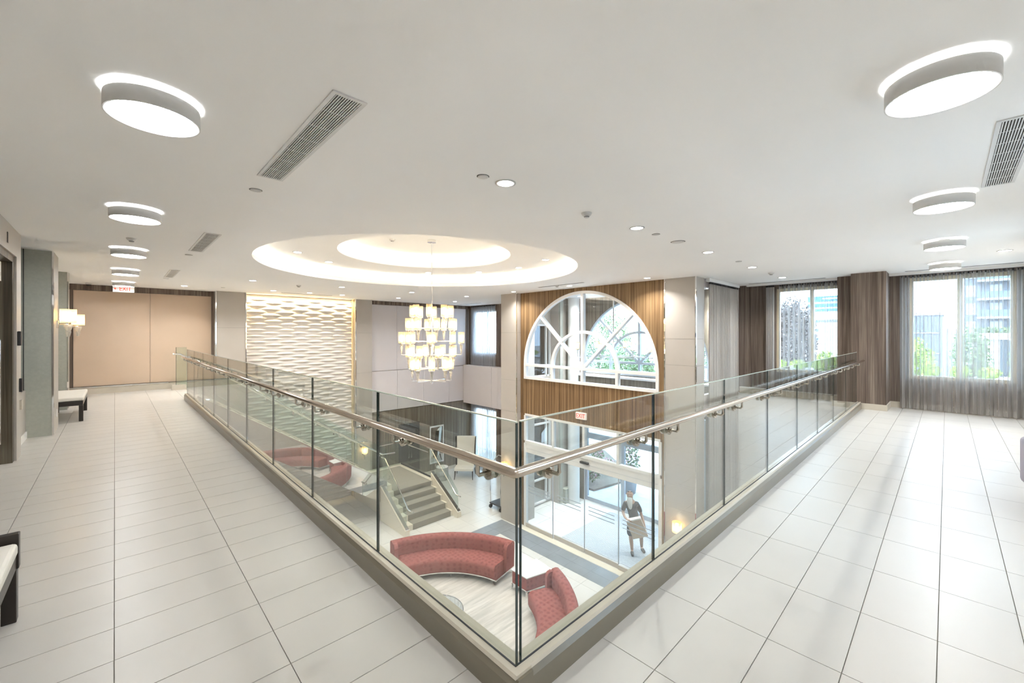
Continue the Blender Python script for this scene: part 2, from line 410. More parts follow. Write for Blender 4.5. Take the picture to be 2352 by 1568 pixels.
# ---- far wall behind the walkway end, the relief wall and the lounge
wb_ = MB(); wb_.box(-1.2, 2.16, 15.37, 15.6, -.4, 2.9); wb_.box(2.1, 12.3, 15.33, 15.6, ZL - .1, 2.9)
wall_far = struct(wb_.build('wall_far', 'stone_base'), 'far wall of panels, striped veneer and relief beyond the void', 'wall')
panel(wall_far, 'y', 15.37, -.77, .71, .2, 2.69, 'peach_panel', .025); panel(wall_far, 'y', 15.37, .71, 2.12, .2, 2.69, 'peach_panel', .025)
MB().box(-.98, 2.14, 15.33, 15.37, 2.69, ZC).build('wood_band', 'wood_dark', wall_far)
MB().box(-.83, -.77, 15.32, 15.37, 0, 2.69).build('wood_jamb', 'wood_dark', wall_far)
MB().box(2.10, 2.16, 15.30, 15.37, 0, 2.84).build('wood_jamb', 'wood_dark', wall_far)
MB().box(-.83, 1.1, 15.30, 15.37, 0, .17).build('baseboard', 'stone_base', wall_far); MB().box(-.83, 1.1, 15.29, 15.37, .17, .195).build('baseboard_cap', 'steel', wall_far)
# columns either side of the relief
def column(name, x0, x1, y0, y1, z0, z1, label, joints=(), strips=(), mat='column_stone'):
    root = struct(empty(name), label, 'column'); zs = [z0] + sorted(joints) + [z1]
    for a, b in zip(zs[:-1], zs[1:]): MB().box(x0, x1, y0, y1, a + (.003 if a > z0 else 0), b - (.003 if b < z1 else 0)).build('cladding_panel', mat, root)
    MB().box(x0 + .006, x1 - .006, y0 + .006, y1 - .006, z0, z1).build('column_core', 'grout', root)
    for (sx, sy) in strips: MB().box(sx - .012, sx + .012, sy - .012, sy + .012, z0, z1).build('edge_strip', 'polished_steel', root)
    return root
column('column_one', 2.17, 2.93, 14.98, 15.4, ZL, ZC, 'beige column left of the white wavy relief wall', (.6, 1.75), [(2.165, 14.975), (2.935, 14.975)])
column('column_two', 6.43, 7.06, 15.08, 15.4, ZL, ZC, 'grey beige column between the relief wall and pale panels', (-1.4, .1, 1.6), [(6.425, 15.075)])
# relief wall: rows of swelling ripples
x0, x1, z0, z1 = 2.95, 6.40, ZL, ZC; NXr, NZr = 150, 740; ROW = .098; PER = .88
vs = []; fs = []
for k in range(NZr + 1):
    z = z0 + (z1 - z0) * k / NZr; row = math.floor(z / ROW); q = z / ROW - row
    for i in range(NXr + 1):
        x = x0 + (x1 - x0) * i / NXr
        w = .5 + .5 * math.sin(2 * math.pi * x / PER + row * math.pi + .35 * math.sin(row * .9)); h = .10 + .86 * w
        d = (.002 + .052 * w) * (.5 + .5 * math.cos(math.pi * q / h)) * (.5 - .5 * math.cos(math.pi * min(1, q / .16))) if q < h else 0.0
        vs.append((x, 15.32 - d, z))
for k in range(NZr):
    for i in range(NXr): a = k * (NXr + 1) + i; fs.append((a, a + 1, a + NXr + 2, a + NXr + 1))
MB().add(vs, fs, True).build('wave_relief', 'wave_plaster', wall_far)
MB().box(6.36, 6.42, 15.22, 15.34, ZL, ZC).build('relief_edge', 'cream_frame', wall_far)
# lounge end wall: pale panels above, striped veneer below
for a, b in zip((7.06, 8.2, 9.4, 10.7), (8.2, 9.4, 10.7, 11.66)): panel(wall_far, 'y', 15.33, a, b, .12, 2.70, 'pale_panel', .05)
for a, b in zip((7.06, 8.2, 9.4, 10.7), (8.2, 9.4, 10.7, 11.5)): panel(wall_far, 'y', 15.33, a, b, -1.46, .11, 'pale_panel', .08)
MB().box(7.06, 11.9, 15.24, 15.33, 2.70, ZC).build('wood_band', 'wood_dark', wall_far); MB().box(11.66, 11.78, 15.24, 15.33, .12, 2.7).build('wood_jamb', 'wood_dark', wall_far)
MB().box(7.06, 11.9, 15.27, 15.33, ZL, -1.48).build('veneer_panel', 'wood_grey', wall_far)
MB().box(7.06, 8.22, 15.22, 15.33, ZL, ZL + .14).build('baseboard', 'stone_base', wall_far); MB().box(9.25, 11.9, 15.22, 15.33, ZL, ZL + .14).build('baseboard', 'stone_base', wall_far)
# dark double doors in that wall
dd = struct(empty('door_1'), 'dark double doors in the striped lower wall behind the stairs', 'door')
for a in (8.27, 8.735): MB().box(a, a + .46, 15.20, 15.30, ZL, -2.1).build('door_leaf', 'dark_glass', dd)
for a in (8.66, 8.78): MB().tube([(a, 15.18, -3.0), (a, 15.14, -3.0), (a, 15.14, -3.5), (a, 15.18, -3.5)], .012, 6).build('pull_handle', 'steel', dd)

# ---- lounge window wall (faces the void, upper and lower window)
def window_wall(mb, x0, x1, ya, yb, zb, zt, holes):
    """wall slab in the x = const plane with rectangular holes (y0, y1, z0, z1), none overlapping in y"""
    y = ya
    for (h0, h1, q0, q1) in sorted(set((h[0], h[1], 0, 0) for h in holes)):
        if h0 > y: mb.box(x0, x1, y, h0, zb, zt)
        z = zb
        for (_, _, c0, c1) in sorted([h for h in holes if h[0] == h0], key=lambda h: h[2]):
            if c0 > z: mb.box(x0, x1, h0, h1, z, c0)
            z = c1
        if z < zt: mb.box(x0, x1, h0, h1, z, zt)
        y = h1
    if y < yb: mb.box(x0, x1, y, yb, zb, zt)
    return mb
wl = window_wall(MB(), 11.9, 12.1, 10.05, 15.35, ZL, ZC, [(13.45, 15.0, .66, 2.6), (13.45, 15.0, ZL + .1, -1.75)])
wall_lounge = struct(wl.build('wall_lounge', 'wood_dark'), 'dark striped lounge wall with an upper and a lower window', 'wall')
for a, b in ((11.06, 12.9), (12.9, 13.3), (13.3, 15.25)): MB().box(11.5, 11.9, a + .004, b - .004, -1.56, .15).build('wall_panel', 'pale_panel', wall_lounge)
def rect_window(name, label, x, ya, yb, za, zb, mull, mat, fw=.07, dx=.09, horiz=()):
    w = struct(empty(name), label, 'window')
    for (a, b, c, d) in ((ya, yb, za, za + fw), (ya, yb, zb - fw, zb), (ya, ya + fw, za + fw, zb - fw), (yb - fw, yb, za + fw, zb - fw)):
        MB().box(x - dx / 2, x + dx / 2, a, b, c, d).build('frame_bar', mat, w, .006)
    ys = [ya + fw] + list(mull) + [yb - fw]
    for q in mull: MB().box(x - dx / 2, x + dx / 2, q - fw / 2, q + fw / 2, za + fw, zb - fw).build('mullion', mat, w, .006)
    for h in horiz: MB().box(x - dx / 2, x + dx / 2, ya + fw, yb - fw, h - fw / 2, h + fw / 2).build('transom_bar', mat, w)
    for k in range(len(ys) - 1):
        a = ys[k] + (fw / 2 if k else 0); b = ys[k + 1] - (fw / 2 if k < len(ys) - 2 else 0)
        MB().box(x - .004, x + .004, a, b, za + fw, zb - fw).build('pane', 'window_glass', w)
    return w
rect_window('window_1', 'upper lounge window behind a pale sheer curtain', 12.0, 13.45, 15.0, .66, 2.6, (14.1,), 'white_frame')
rect_window('window_2', 'tall lower lounge window behind the high-backed chair', 12.0, 13.45, 15.0, ZL + .1, -1.75, (14.1,), 'white_frame', horiz=(-3.6,))

# ---- entrance wall with the half-round window above the glazed doors
AY, AZ, ARX, ARZ, AZB = 6.92, .60, 2.23, 2.145, .165
def arch_wall(x0, x1, ya, yb, zb, zt, pad=.0, n=40):
    mb = MB(); rx, rz = ARX - pad, ARZ - pad
    mb.box(x0, x1, ya, yb, zb, AZB + pad); mb.box(x0, x1, ya, AY - rx, AZB + pad, zt); mb.box(x0, x1, AY + rx, yb, AZB + pad, zt)
    pts = [(AY - rx * math.cos(math.pi * i / n), AZ + rz * math.sin(math.pi * i / n)) for i in range(n + 1)]
    for (a, za), (b, zb2) in zip(pts[:-1], pts[1:]):
        mb.hexa([(x0, a, za), (x1, a, za), (x1, b, zb2), (x0, b, zb2), (x0, a, zt), (x1, a, zt), (x1, b, zt), (x0, b, zt)])
    return mb
def arch_band(mb, x0, x1, rx, rz, w, n=48, z0=AZ):
    for i in range(n):
        q = []
        for x in (x0, x1):
            for k, ww in ((i, 0), (i + 1, 0), (i + 1, w), (i, w)):
                t = math.pi * k / n; q.append((x, AY - (rx - ww) * math.cos(t), z0 + (rz - ww) * math.sin(t)))
        mb.add(q, [(0, 1, 2, 3), (7, 6, 5, 4), (0, 4, 5, 1), (2, 6, 7, 3)])
    return mb
def arch_window(name, label, x0, x1, mat, dark=True):
    w = struct(empty(name), label, 'window'); FW = .075; xm = (x0 + x1) / 2
    arch_band(MB(), x0, x1, ARX, ARZ, FW).build('outer_arch', mat, w)
    arch_band(MB(), x0 + .002, x1 - .002, 1.13, 1.05, FW).build('inner_arch', mat, w)
    MB().box(x0 - .001, x1 + .001, AY - ARX, AY + ARX, AZB, AZB + FW).build('sill_bar', mat, w)
    MB().box(x0 - .002, x1 + .002, AY - ARX + .002, AY + ARX - .002, AZ - FW / 2, AZ + FW / 2).build('transom_bar', mat, w)
    for y in (AY - ARX + FW / 2, AY + ARX - FW / 2, AY - 1.13 + FW / 2, AY + 1.13 - FW / 2): MB().box(x0, x1, y - FW / 2, y + FW / 2, AZB + FW - .01, AZ - FW / 2 + .01).build('upright', mat, w)
    MB().box(x0 - .003, x1 + .003, AY - FW / 2, AY + FW / 2, AZB + FW - .01, AZ + ARZ - .03).build('upright', mat, w)
    for s in (-1, 1):
        t = R(45); p0 = Vector((AY + s * .02, AZ + .02)); p1 = Vector((AY + s * (ARX - .04) * math.cos(t), AZ + (ARZ - .04) * math.sin(t)))
        d = (p1 - p0).normalized(); nrm = Vector((-d.y, d.x)) * FW / 2
        MB().prism([tuple(p0 + nrm), tuple(p1 + nrm), tuple(p1 - nrm), tuple(p0 - nrm)], 'x', x0 + .004, x1 - .004).build('diagonal_bar', mat, w)
    def sector(ra, rb, t0, t1, n=10):
        o = [(AY - rb[0] * math.cos(t0 + (t1 - t0) * k / n), AZ + rb[1] * math.sin(t0 + (t1 - t0) * k / n)) for k in range(n + 1)]
        i = [(AY - ra[0] * math.cos(t0 + (t1 - t0) * k / n), AZ + ra[1] * math.sin(t0 + (t1 - t0) * k / n)) for k in range(n + 1)][::-1] if ra else [(AY, AZ)]
        MB().prism(o + i, 'x', xm - .004, xm + .004).build('pane', 'window_glass', w)
    for k in range(4):
        t0, t1 = k * math.pi / 4 + .02, (k + 1) * math.pi / 4 - .02
        sector((1.12, 1.04), (ARX - .05, ARZ - .05), t0, t1); sector(None, (1.07, .99), t0, t1)
    for a, b in ((AY - ARX + FW, AY - 1.13), (AY - 1.13 + FW, AY - FW / 2), (AY + FW / 2, AY + 1.13 - FW), (AY + 1.13, AY + ARX - FW)):
        MB().box(xm - .004, xm + .004, a, b, AZB + FW, AZ - FW / 2).build('pane', 'window_glass', w)
    return w
wall_ent = struct(arch_wall(XE, XE + .12, 4.55, 9.32, -.92, ZC, pad=.01).build('wall_entrance', 'wood_warm'), 'brown striped veneer wall around the half-round window', 'wall')
MB().box(XE + .12, XE + .125, 4.56, 9.3, -.9, .1).build('inner_lining', 'white_paint', wall_ent)
for y in (9.115, 9.32): MB().box(XE + .01, XE + .14, min(y, 9.115), max(y, 9.2), ZL, -.92).build('door_jamb', 'wood_warm', wall_ent) if y < 9.2 else MB().box(XE + .01, XE + .14, 9.2, 9.32, ZL, -.92).build('door_jamb', 'wood_warm', wall_ent)
MB().box(XE + .01, XE + .14, 4.55, 4.66, ZL, -.92).build('door_jamb', 'wood_warm', wall_ent)
arch_window('window_3', 'white half-round window with radiating bars in the striped wall', XE - .03, XE + .10, 'white_frame')
# glazed entrance screen under it
ds = struct(empty('door_2'), 'white framed sliding glass entrance doors with transom lights', 'door')
YS = [9.115, 7.975, 6.87, 5.80, 4.66]; fx0, fx1 = XE - .02, XE + .10
MB().box(fx0, fx1, 4.66, 9.115, -.98, -.92).build('head_frame', 'white_frame', ds)
MB().box(fx0, fx1, 4.66, 9.115, -1.84, -1.76).build('transom_bar', 'white_frame', ds)
MB().box(fx0 + .02, fx1, 4.66, 9.115, -2.13, -1.84).build('header_box', 'white_frame', ds, .008)
MB().box(fx0 + .015, fx1, 4.66, 9.115, -2.0, -1.995).build('header_groove', 'grey_frame', ds)
for y in YS: MB().box(fx0, fx1, y - .035, y + .035, -1.76, -.98).build('upright', 'white_frame', ds)
for y in (YS[0], YS[4]): MB().box(fx0, fx1, y - .04, y + .04, ZL, -1.84).build('upright', 'white_frame', ds)
for a, b in zip(YS[1:], YS[:-1]): MB().box(XE + .03, XE + .04, a + .035, b - .035, -1.76, -.98).build('transom_pane', 'window_glass', ds)
for k, (a, b) in enumerate(zip(YS[1:], YS[:-1])):
    xx = XE + (.01 if k in (0, 3) else .05)
    leaf = MB().box(xx - .005, xx + .005, a + .02, b - .02, ZL + .12, -2.13).build('door_pane', 'window_glass', ds)
    MB().box(xx - .025, xx + .025, a + .01, b - .01, ZL, ZL + .12).build('bottom_rail', 'column_stone', ds)
    MB().box(xx - .012, xx + .012, a, a + .022, ZL + .02, -2.13).build('leaf_edge', 'grey_frame', ds)
    for z in (-3.14, -3.24, -3.34): MB().box(xx - .008, xx - .0055, a + .13, b - .13, z - .011, z + .011).build('safety_stripe', 'grey_frame', leaf)
MB().box(XE - .09, XE - .02, 6.68, 6.95, -1.97, -1.91).build('motion_sensor', 'black', ds, .01)
MB().box(XE - .22, XE - .02, 4.66, 9.2, ZL, ZL + .008).build('stone_threshold', 'cream_stone', ds)
# columns on both sides of it
column('column_three', 9.10, 9.62, 9.32, 10.04, ZL, ZC, 'beige column left of the half-round window', (-2.6, -.9, .1, 1.6), [(9.105, 9.325)])
column('column_four', 9.28, 9.72, 3.83, 4.56, ZL, ZC, 'pale column right of the half-round window', (-3.4, -1.9, -.4, .85, 1.45), [(9.285, 4.555), (9.285, 3.835)])

# ---- vestibule beyond the doors
vb = MB(); vb.box(9.62, 9.9, 9.3, 9.4, ZL, ZC); vb.box(9.62, 12.45, 9.86, 9.95, 1.9, ZC); vb.box(9.62, 10.4, 9.86, 9.95, ZL, 2.0); vb.box(11.35, 12.45, 9.5, 9.95, ZL, ZC)
vb.box(10.4, 11.35, 9.86, 9.95, -.4, .05)
vest = struct(vb.build('wall_vestibule', 'column_stone'), 'grey stone side wall of the entrance vestibule', 'wall')
MB().box(11.36, 11.5, 9.42, 9.5, ZL, ZC).build('wall_pier', 'pilaster', vest)
MB().cyl((11.86, 9.22, 0), .21, ZL, ZC, 28).build('round_column', 'white_paint', vest)
MB().box(11.5, 12.3, 9.3, 9.52, ZL, ZL + .5).build('plinth', 'pilaster', vest)
# side glazing of the vestibule, facing along y
sg = struct(empty('window_4'), 'white framed side glazing of the vestibule beside the column', 'window')
for (za, zb) in ((ZL + .05, -.4), (.05, 1.9)):
    for (a, b, c, d) in ((10.4, 11.35, za, za + .06), (10.4, 11.35, zb - .06, zb), (10.4, 10.46, za, zb), (11.29, 11.35, za, zb), (11.1, 11.15, za, zb)):
        MB().box(a, b, 9.86, 9.93, c, d).build('frame_bar', 'white_frame', sg)
    for z in ([-3.55, -2.6, -1.6] if za < -1 else [.45]): MB().box(10.46, 11.29, 9.865, 9.925, z - .03, z + .03).build('transom_bar', 'white_frame', sg)
    MB().box(10.46, 11.29, 9.89, 9.9, za, zb).build('pane', 'window_glass', sg)
# outer wall with a second half-round window over the outer doors
wo_ = arch_wall(12.3, 12.5, 3.95, 9.95, -.9, ZC, pad=.01); wo_.box(12.3, 12.5, 3.95, 4.8, ZL, -.9); wo_.box(12.3, 12.5, 9.1, 9.95, ZL, -.9)
wall_out = struct(wo_.build('wall_outer', 'wood_grey'), 'outer vestibule wall with its own half-round window', 'wall')
MB().box(11.85, 12.3, 4.0, 9.3, .10, .15).build('window_ledge', 'white_paint', wall_out); MB().box(11.9, 12.3, 4.0, 9.3, -.5, .10).build('ledge_front', 'wood_grey', wall_out)
arch_window('window_5', 'grey half-round outer window seen through the white one', 12.32, 12.42, 'grey_frame')
od = struct(empty('door_3'), 'blue-grey framed outer glass doors onto the paved forecourt', 'door')
for y in (4.85, 6.15, 7.55, 9.05): MB().box(12.36, 12.46, y - .06, y + .06, ZL, -.95).build('upright', 'grey_frame', od)
for (a, b) in ((4.85, 6.15), (6.15, 7.55), (7.55, 9.05)):
    MB().box(12.36, 12.46, a + .06, b - .06, ZL, ZL + .14).build('bottom_rail', 'grey_frame', od); MB().box(12.36, 12.46, a + .06, b - .06, -2.2, -2.0).build('header_rail', 'grey_frame', od)
    MB().box(12.36, 12.46, a + .06, b - .06, -1.05, -.95).build('head_frame', 'grey_frame', od)
    MB().box(12.4, 12.41, a + .06, b - .06, ZL + .14, -2.2).build('door_pane', 'window_glass', od); MB().box(12.4, 12.41, a + .06, b - .06, -2.0, -1.05).build('transom_pane', 'window_glass', od)
# vestibule ceiling with a small round recess
cv = ring_plate(XE + .1, 12.5, 3.9, 9.95, 10.85, 6.95, 1.15, ZC, 48)
cvo = struct(cv.build('ceiling_vestibule', 'ceiling_paint'), 'vestibule ceiling with a small lit round recess', 'ceiling')
recess(10.85, 6.95, 1.15, ZC, 3.1, cvo, 'cove_led', 48, .3)
MB().cyl((10.85, 6.95, 0), 1.42, 3.1, 3.13, 48, smooth=False).build('tray_ceiling', 'ceiling_paint', cvo)

# ---- wall with the tall curtained window between the column and the street windows
sw = MB(); sw.box(9.72, 9.8, 3.86, 3.96, ZL, ZC); sw.box(11.75, 12.3, 3.86, 3.96, ZL, ZC); sw.box(9.8, 11.75, 3.86, 3.96, 2.65, ZC); sw.box(9.8, 11.75, 3.86, 3.96, -.35, .15)
wall_side = struct(sw.build('wall_side', 'pale_panel'), 'grey side wall behind the full-height taupe curtain', 'wall')
for (za, zb) in ((ZL, -.35), (.15, 2.65)):
    MB().box(9.8, 11.75, 3.9, 3.91, za, zb).build('window_pane', 'window_glass', wall_side); MB().box(10.74, 10.82, 3.88, 3.94, za, zb).build('mullion', 'white_frame', wall_side)
    MB().box(9.8, 9.86, 3.88, 3.94, za, zb).build('frame_bar', 'white_frame', wall_side)

# ---- street window wall
ww = window_wall(MB(), 12.1, 12.3, -1.2, 3.9, 0, ZC, [(-.90, .56, .62, 2.74), (1.66, 2.99, .60, 2.70)])
wall_str = struct(ww.build('wall_street', 'wood_dark'), 'dark striped wall with two street windows', 'wall')
MB().box(12.0, 12.3, K1, 3.9, ZL, -.002).build('lower_wall', 'white_paint', wall_str)
MB().box(11.98, 12.1, 1.72, 3.8, 0, .15).build('ledge', 'stone_base', wall_str); MB().box(11.97, 12.1, 1.72, 3.8, .15, .165).build('ledge_cap', 'white_paint', wall_str)
MB().box(11.45, 12.05, 1.55, 2.15, -.1, .03).build('bulkhead', 'white_paint', wall_str)
for (a, b) in ((.84, .88), (.5, .84), (-1.0, .5)): MB().box(12.04, 12.1, a, b - .003, 0, .12).build('baseboard', 'stone_base', wall_str)
pil = struct(empty('column_five'), 'dark striped veneer pier where the right guardrail ends', 'column')
MB().box(11.30, 12.1, .85, 1.41, .12, ZC).build('pier_shaft', 'wood_dark', pil); MB().box(11.72, 12.1, 1.41, 1.70, -.1, ZC).build('pier_shaft', 'wood_dark', pil)
MB().box(11.27, 12.1, .83, 1.42, 0, .12).build('pier_base', 'stone_base', pil)
MB().box(11.30, 12.1, 1.3, 1.41, -.4, .12).build('pier_shaft', 'wood_dark', pil)
rect_window('window_6', 'street window left of the pier, copper-leaved tree outside', 12.2, 1.66, 2.99, .60, 2.70, (2.25,), 'cream_frame', .075)
rect_window('window_7', 'street window right of the pier, balcony tower outside', 12.2, -.90, .56, .62, 2.74, (-.18,), 'cream_frame', .075)
for i, (a, b) in enumerate(((1.72, 3.6), (-.98, .85))):
    MB().box(11.86, 11.98, a, b, ZC - .05, ZC - .002).build('curtain_track', 'white_paint', wall_str)

# ---- left walkway wall: portal, mirror niche, pilasters
wlft = MB(); wlft.box(-1.25, -1.06, -1.2, 15.5, 0, ZC)
wlft.box(-1.06, -.88, 7.95, 8.28, 0, ZC); wlft.box(-1.06, -.88, 4.6, 7.95, 2.52, ZC); wlft.box(-1.06, -.88, 4.4, 4.6, 0, ZC)
wlft.box(-1.06, -.98, -1.2, 4.4, 0, ZC)
wall_l = struct(wlft.build('wall_left', 'column_stone'), 'beige left wall of the walkway with door portal and pilasters', 'wall')
MB().box(-1.05, -.90, 7.84, 7.95, 0, 2.52).build('wood_jamb', 'wood_door', wall_l); MB().box(-1.05, -.90, 4.6, 7.84, 2.44, 2.52).build('wood_head', 'wood_door', wall_l)
dl = struct(empty('door_4'), 'dark striped wooden door with long steel pull handle', 'door')
MB().box(-1.05, -1.01, 4.65, 7.83, .16, 2.2).build('door_leaf', 'wood_door', dl); MB().box(-1.05, -.985, 4.65, 7.83, 2.2, 2.43).build('door_header', 'white_paint', dl)
MB().box(-1.05, -1.0, 4.65, 7.83, 0, .16).build('kick_plate', 'white_paint', dl)
MB().tube([(-.93, 7.2, .35), (-.93, 7.2, 1.5)], .022, 10).build('pull_handle', 'polished_steel', dl); 
for z in (.5, 1.35): MB().tube([(-1.01, 7.2, z), (-.93, 7.2, z)], .012, 8).build('handle_standoff', 'steel', dl)
MB().box(-1.06, -.99, 8.28, 9.56, .72, ZC).build('mirror_panel', 'mirror', wall_l); MB().box(-1.06, -.985, 9.535, 9.55, .72, ZC).build('mirror_trim', 'black', wall_l)
MB().box(-1.06, -.97, 8.28, 9.56, .1, .72).build('wainscot', 'column_stone', wall_l); MB().box(-1.06, -.955, 8.28, 9.56, 0, .10).build('baseboard', 'white_paint', wall_l)
MB().box(-.88, -.855, 8.13, 8.21, .83, 1.0).build('wall_plate', 'black', wall_l); MB().box(-.88, -.86, 8.16, 8.24, .60, .72).build('wall_plate', 'stone_base', wall_l)
MB().box(-.88, -.85, 7.99, 8.1, 1.42, 1.6).build('card_reader', 'black', wall_l, .006)
MB().box(-.88, -.875, 7.32, 7.37, 2.6, 2.72).build('wall_slot', 'black', wall_l)
for nm, y0, y1, xf, lab in (('column_six', 9.55, 10.28, -.69, 'grey-green wall pilaster left of the dark-framed bench'), ('column_seven', 12.55, 12.78, -.70, 'grey wall pilaster beside the peach panels')):
    p = struct(empty(nm), lab, 'column'); MB().box(-1.06, xf, y0, y1, 0, ZC).build('pilaster_shaft', 'pilaster', p)
    MB().box(xf - .001, xf + .004, y0 + .02, y1, 0, ZC).build('side_facing', 'column_stone', p); MB().box(xf - .014, xf + .006, y0 - .006, y0 + .02, 0, ZC).build('edge_strip', 'polished_steel', p)
MB().box(-.688, -.68, 9.95, 10.02, .22, .34).build('wall_outlet', 'white_paint', wall_l)
# ---- walls behind and beside the camera, walls of the lower level under the walkways
wr = MB()
for (a, b) in ((-1.2, 3.5), (4.9, 7.2), (8.6, 12.3)): wr.box(a, b, -1.25, -1.02, 0, ZC)
for (a, b) in ((3.5, 4.9), (7.2, 8.6)): wr.box(a, b, -1.25, -1.02, 0, .9); wr.box(a, b, -1.25, -1.02, 2.3, ZC)
struct(wr.build('wall_right', 'white_paint'), 'pale unseen wall with added daylight windows along the right walkway', 'wall')
for nm, a, b, lab in (('added_window_8', 3.5, 4.9, 'unseen side window added for daylight on the right walkway, beside the camera'), ('added_window_9', 7.2, 8.6, 'unseen side window added for daylight farther along the right walkway')):  # unseen windows, added to bring bluish daylight onto the right walkway
    w = struct(empty(nm), lab, 'window')
    for (p, q, c, d) in ((a, b, .9, .97), (a, b, 2.23, 2.3), (a, a + .07, .97, 2.23), (b - .07, b, .97, 2.23), ((a + b) / 2 - .035, (a + b) / 2 + .035, .97, 2.23)): MB().box(p, q, -1.18, -1.09, c, d).build('frame_bar', 'cream_frame', w)
    for (p, q) in ((a + .07, (a + b) / 2 - .035), ((a + b) / 2 + .035, b - .07)): MB().box(p, q, -1.14, -1.132, .97, 2.23).build('pane', 'window_glass', w)
struct(MB().box(.9, 1.12, .9, 15.5, ZL, -.36).build('wall_lower_left', 'column_stone'), 'beige lobby wall below the left walkway', 'wall')
struct(MB().box(.9, 12.3, .9, 1.12, ZL, -.36).build('wall_lower_right', 'column_stone'), 'beige lobby wall below the right walkway', 'wall')
# ================================================================== GUARDRAILS
def edge_box(mb, axis, u0, u1, z0, z1, w=.0055):
    if axis == 'y': mb.box(G - w, G + w, u0, u1, z0, z1)
    else: mb.box(u0, u1, G - w, G + w, z0, z1)
    return mb
def bracket(mb, axis, u, c=G):
    def P(a, z): return (a, u, z) if axis == 'y' else (u, a, z)
    mb.tube([P(c - .012, .94), P(c - .03, .94)], .033, 14); mb.tube([P(c + .010, .94), P(c + .026, .94)], .033, 14)
    mb.tube([P(c - .03, .94), P(c - .045, .94), P(c - .075, .94), P(c - .085, .95), P(c - .085, 1.0)], .0095, 8)
    mb.tube([P(c - .03, .94), P(c - .040, .94)], .018, 10)
    return mb
def guard(name, label, axis, joints, end):
    g = thing(name, label, 'guardrail', (0, 0 if axis == 'y' else DY, 0)); S0 = DY if axis == 'y' else 0
    kb = MB(); kc = MB(); gk = MB()
    if axis == 'y':
        kb.prism([(K0, 0), (K1, 0), (K1, KH - .014), (K0 + .02, KH - .014), (K0, KH - .04)], 'y', K0 + S0, end)
        kc.prism([(K0 + .012, KH - .014), (K1, KH - .014), (K1, KH), (K0 + .02, KH)], 'y', K0 + .012 + S0, end); gk.box(G - .0075, G - .001, G - .0075 + S0, end, KH, KH + .004)
    else:
        P = [(K0, 0), (K1, 0), (K1, KH - .014), (K0 + .02, KH - .014), (K0, KH - .04)]
        kb.prism(P, 'x', K1 - .001, end); kc.prism([(K0 + .012, KH - .014), (K1, KH - .014), (K1, KH), (K0 + .02, KH)], 'x', K1, end); gk.box(G - .001, end, G - .0075, G - .001, KH, KH + .004)
        kb.box(K0, K1, K0, K1, 0, KH - .014) if False else None
    kb.build('kerb', 'kerb_stone', g); kc.build('kerb_cap', 'kerb_cap', g); gk.build('gasket', 'dark_gasket', g)
    for a, b in zip(joints[:-1], joints[1:]):
        p = edge_box(MB(), axis, a + .012, b - .006, KH - .01, 1.186).build('glass_panel', 'guard_glass', g)
        edge_box(MB(), axis, a + .007, a + .012, KH, 1.186).build('panel_edge', 'glass_edge', p); edge_box(MB(), axis, b - .006, b - .002, KH, 1.186).build('panel_edge', 'glass_edge', p)
        edge_box(MB(), axis, a + .007, b - .002, 1.186, 1.192).build('top_edge', 'glass_edge_light', p)
        for o in (.17, .95):
            if a + o < b: bracket(MB(), axis, a + o).build('rail_bracket', 'bracket_steel', g)
    rz = 1.008; q = 1.165; e2 = end - (.06 if axis == 'y' else .02)
    path = [(q, e2, rz), (q, q + S0, rz), (q + .001, q + S0, rz)] if axis == 'y' else [(q, q + .001, rz), (q, q, rz), (e2, q, rz)]
    if axis == 'x': path = [(q, q, rz)] + [(e2, q, rz)]
    MB().tube(path, .0205, 20).build('handrail', 'rail_steel', g)
    return g
guard('glass_guardrail', 'long glass guardrail with steel handrail beside the peach-walled walkway', 'y', [1.27, 2.58, 3.83, 5.08, 6.34, 7.59, 8.84, 10.09, 11.34, 12.57], 12.6)
guard('glass_guardrail', 'glass guardrail with steel handrail running to the dark striped pier', 'x', [1.269, 2.46, 3.67, 4.88, 6.11, 7.29, 8.49, 9.7, 11.0], 11.3)

# ================================================================== STAIRCASE
st = thing('staircase', 'staircase with carpeted lower steps, glass sides and mirror-polished stringer', 'staircase')
YN, YF = 12.64, 14.88; ZLA = -3.58; x_top = 1.45; run = .27; rise = 3.58 / 20
for k in range(1, 20):
    z = -rise * k; x = x_top + run * (k - 1)
    s = MB().box(x, x + run + .02, YN, YF, z - .20, z).build('step', 'cream_stone', st)
zs = lambda x: -.658 * (x - 1.51); zr = lambda x: .98 - .669 * (x - 1.3)
MB().hexa([(1.45, YN, -.36), (1.45, YF, -.36), (6.45, YF, zs(6.45) - .78), (6.45, YN, zs(6.45) - .78), (1.45, YN, -.30), (1.45, YF, -.30), (6.45, YF, zs(6.45) - .72), (6.45, YN, zs(6.45) - .72)]).build('soffit', 'white_paint', st)
jx = [1.47, 2.5, 3.8, 5.1, 6.42]
def slope_quad(y0, y1, a, b, lo, hi): return MB().hexa([(a, y0, lo(a)), (b, y0, lo(b)), (b, y1, lo(b)), (a, y1, lo(a)), (a, y0, hi(a)), (b, y0, hi(b)), (b, y1, hi(b)), (a, y1, hi(a))])
for a, b in zip(jx[:-1], jx[1:]):
    slope_quad(YN - .03, YN, a + .003, b - .003, lambda x: zs(x) - .78, lambda x: zs(x) - .03).build('stringer_panel', 'mirror_steel', st)
    for y in (YN, YF):
        p = slope_quad(y - .006, y + .006, a + .004, b - .004, lambda x: zs(x) + .01, lambda x: zs(x) + 1.03).build('glass_panel', 'stair_glass', st)
        slope_quad(y - .006, y + .006, a - .003, a + .004, lambda x: zs(x) + .01, lambda x: zs(x) + 1.03).build('panel_edge', 'glass_edge_light', p)
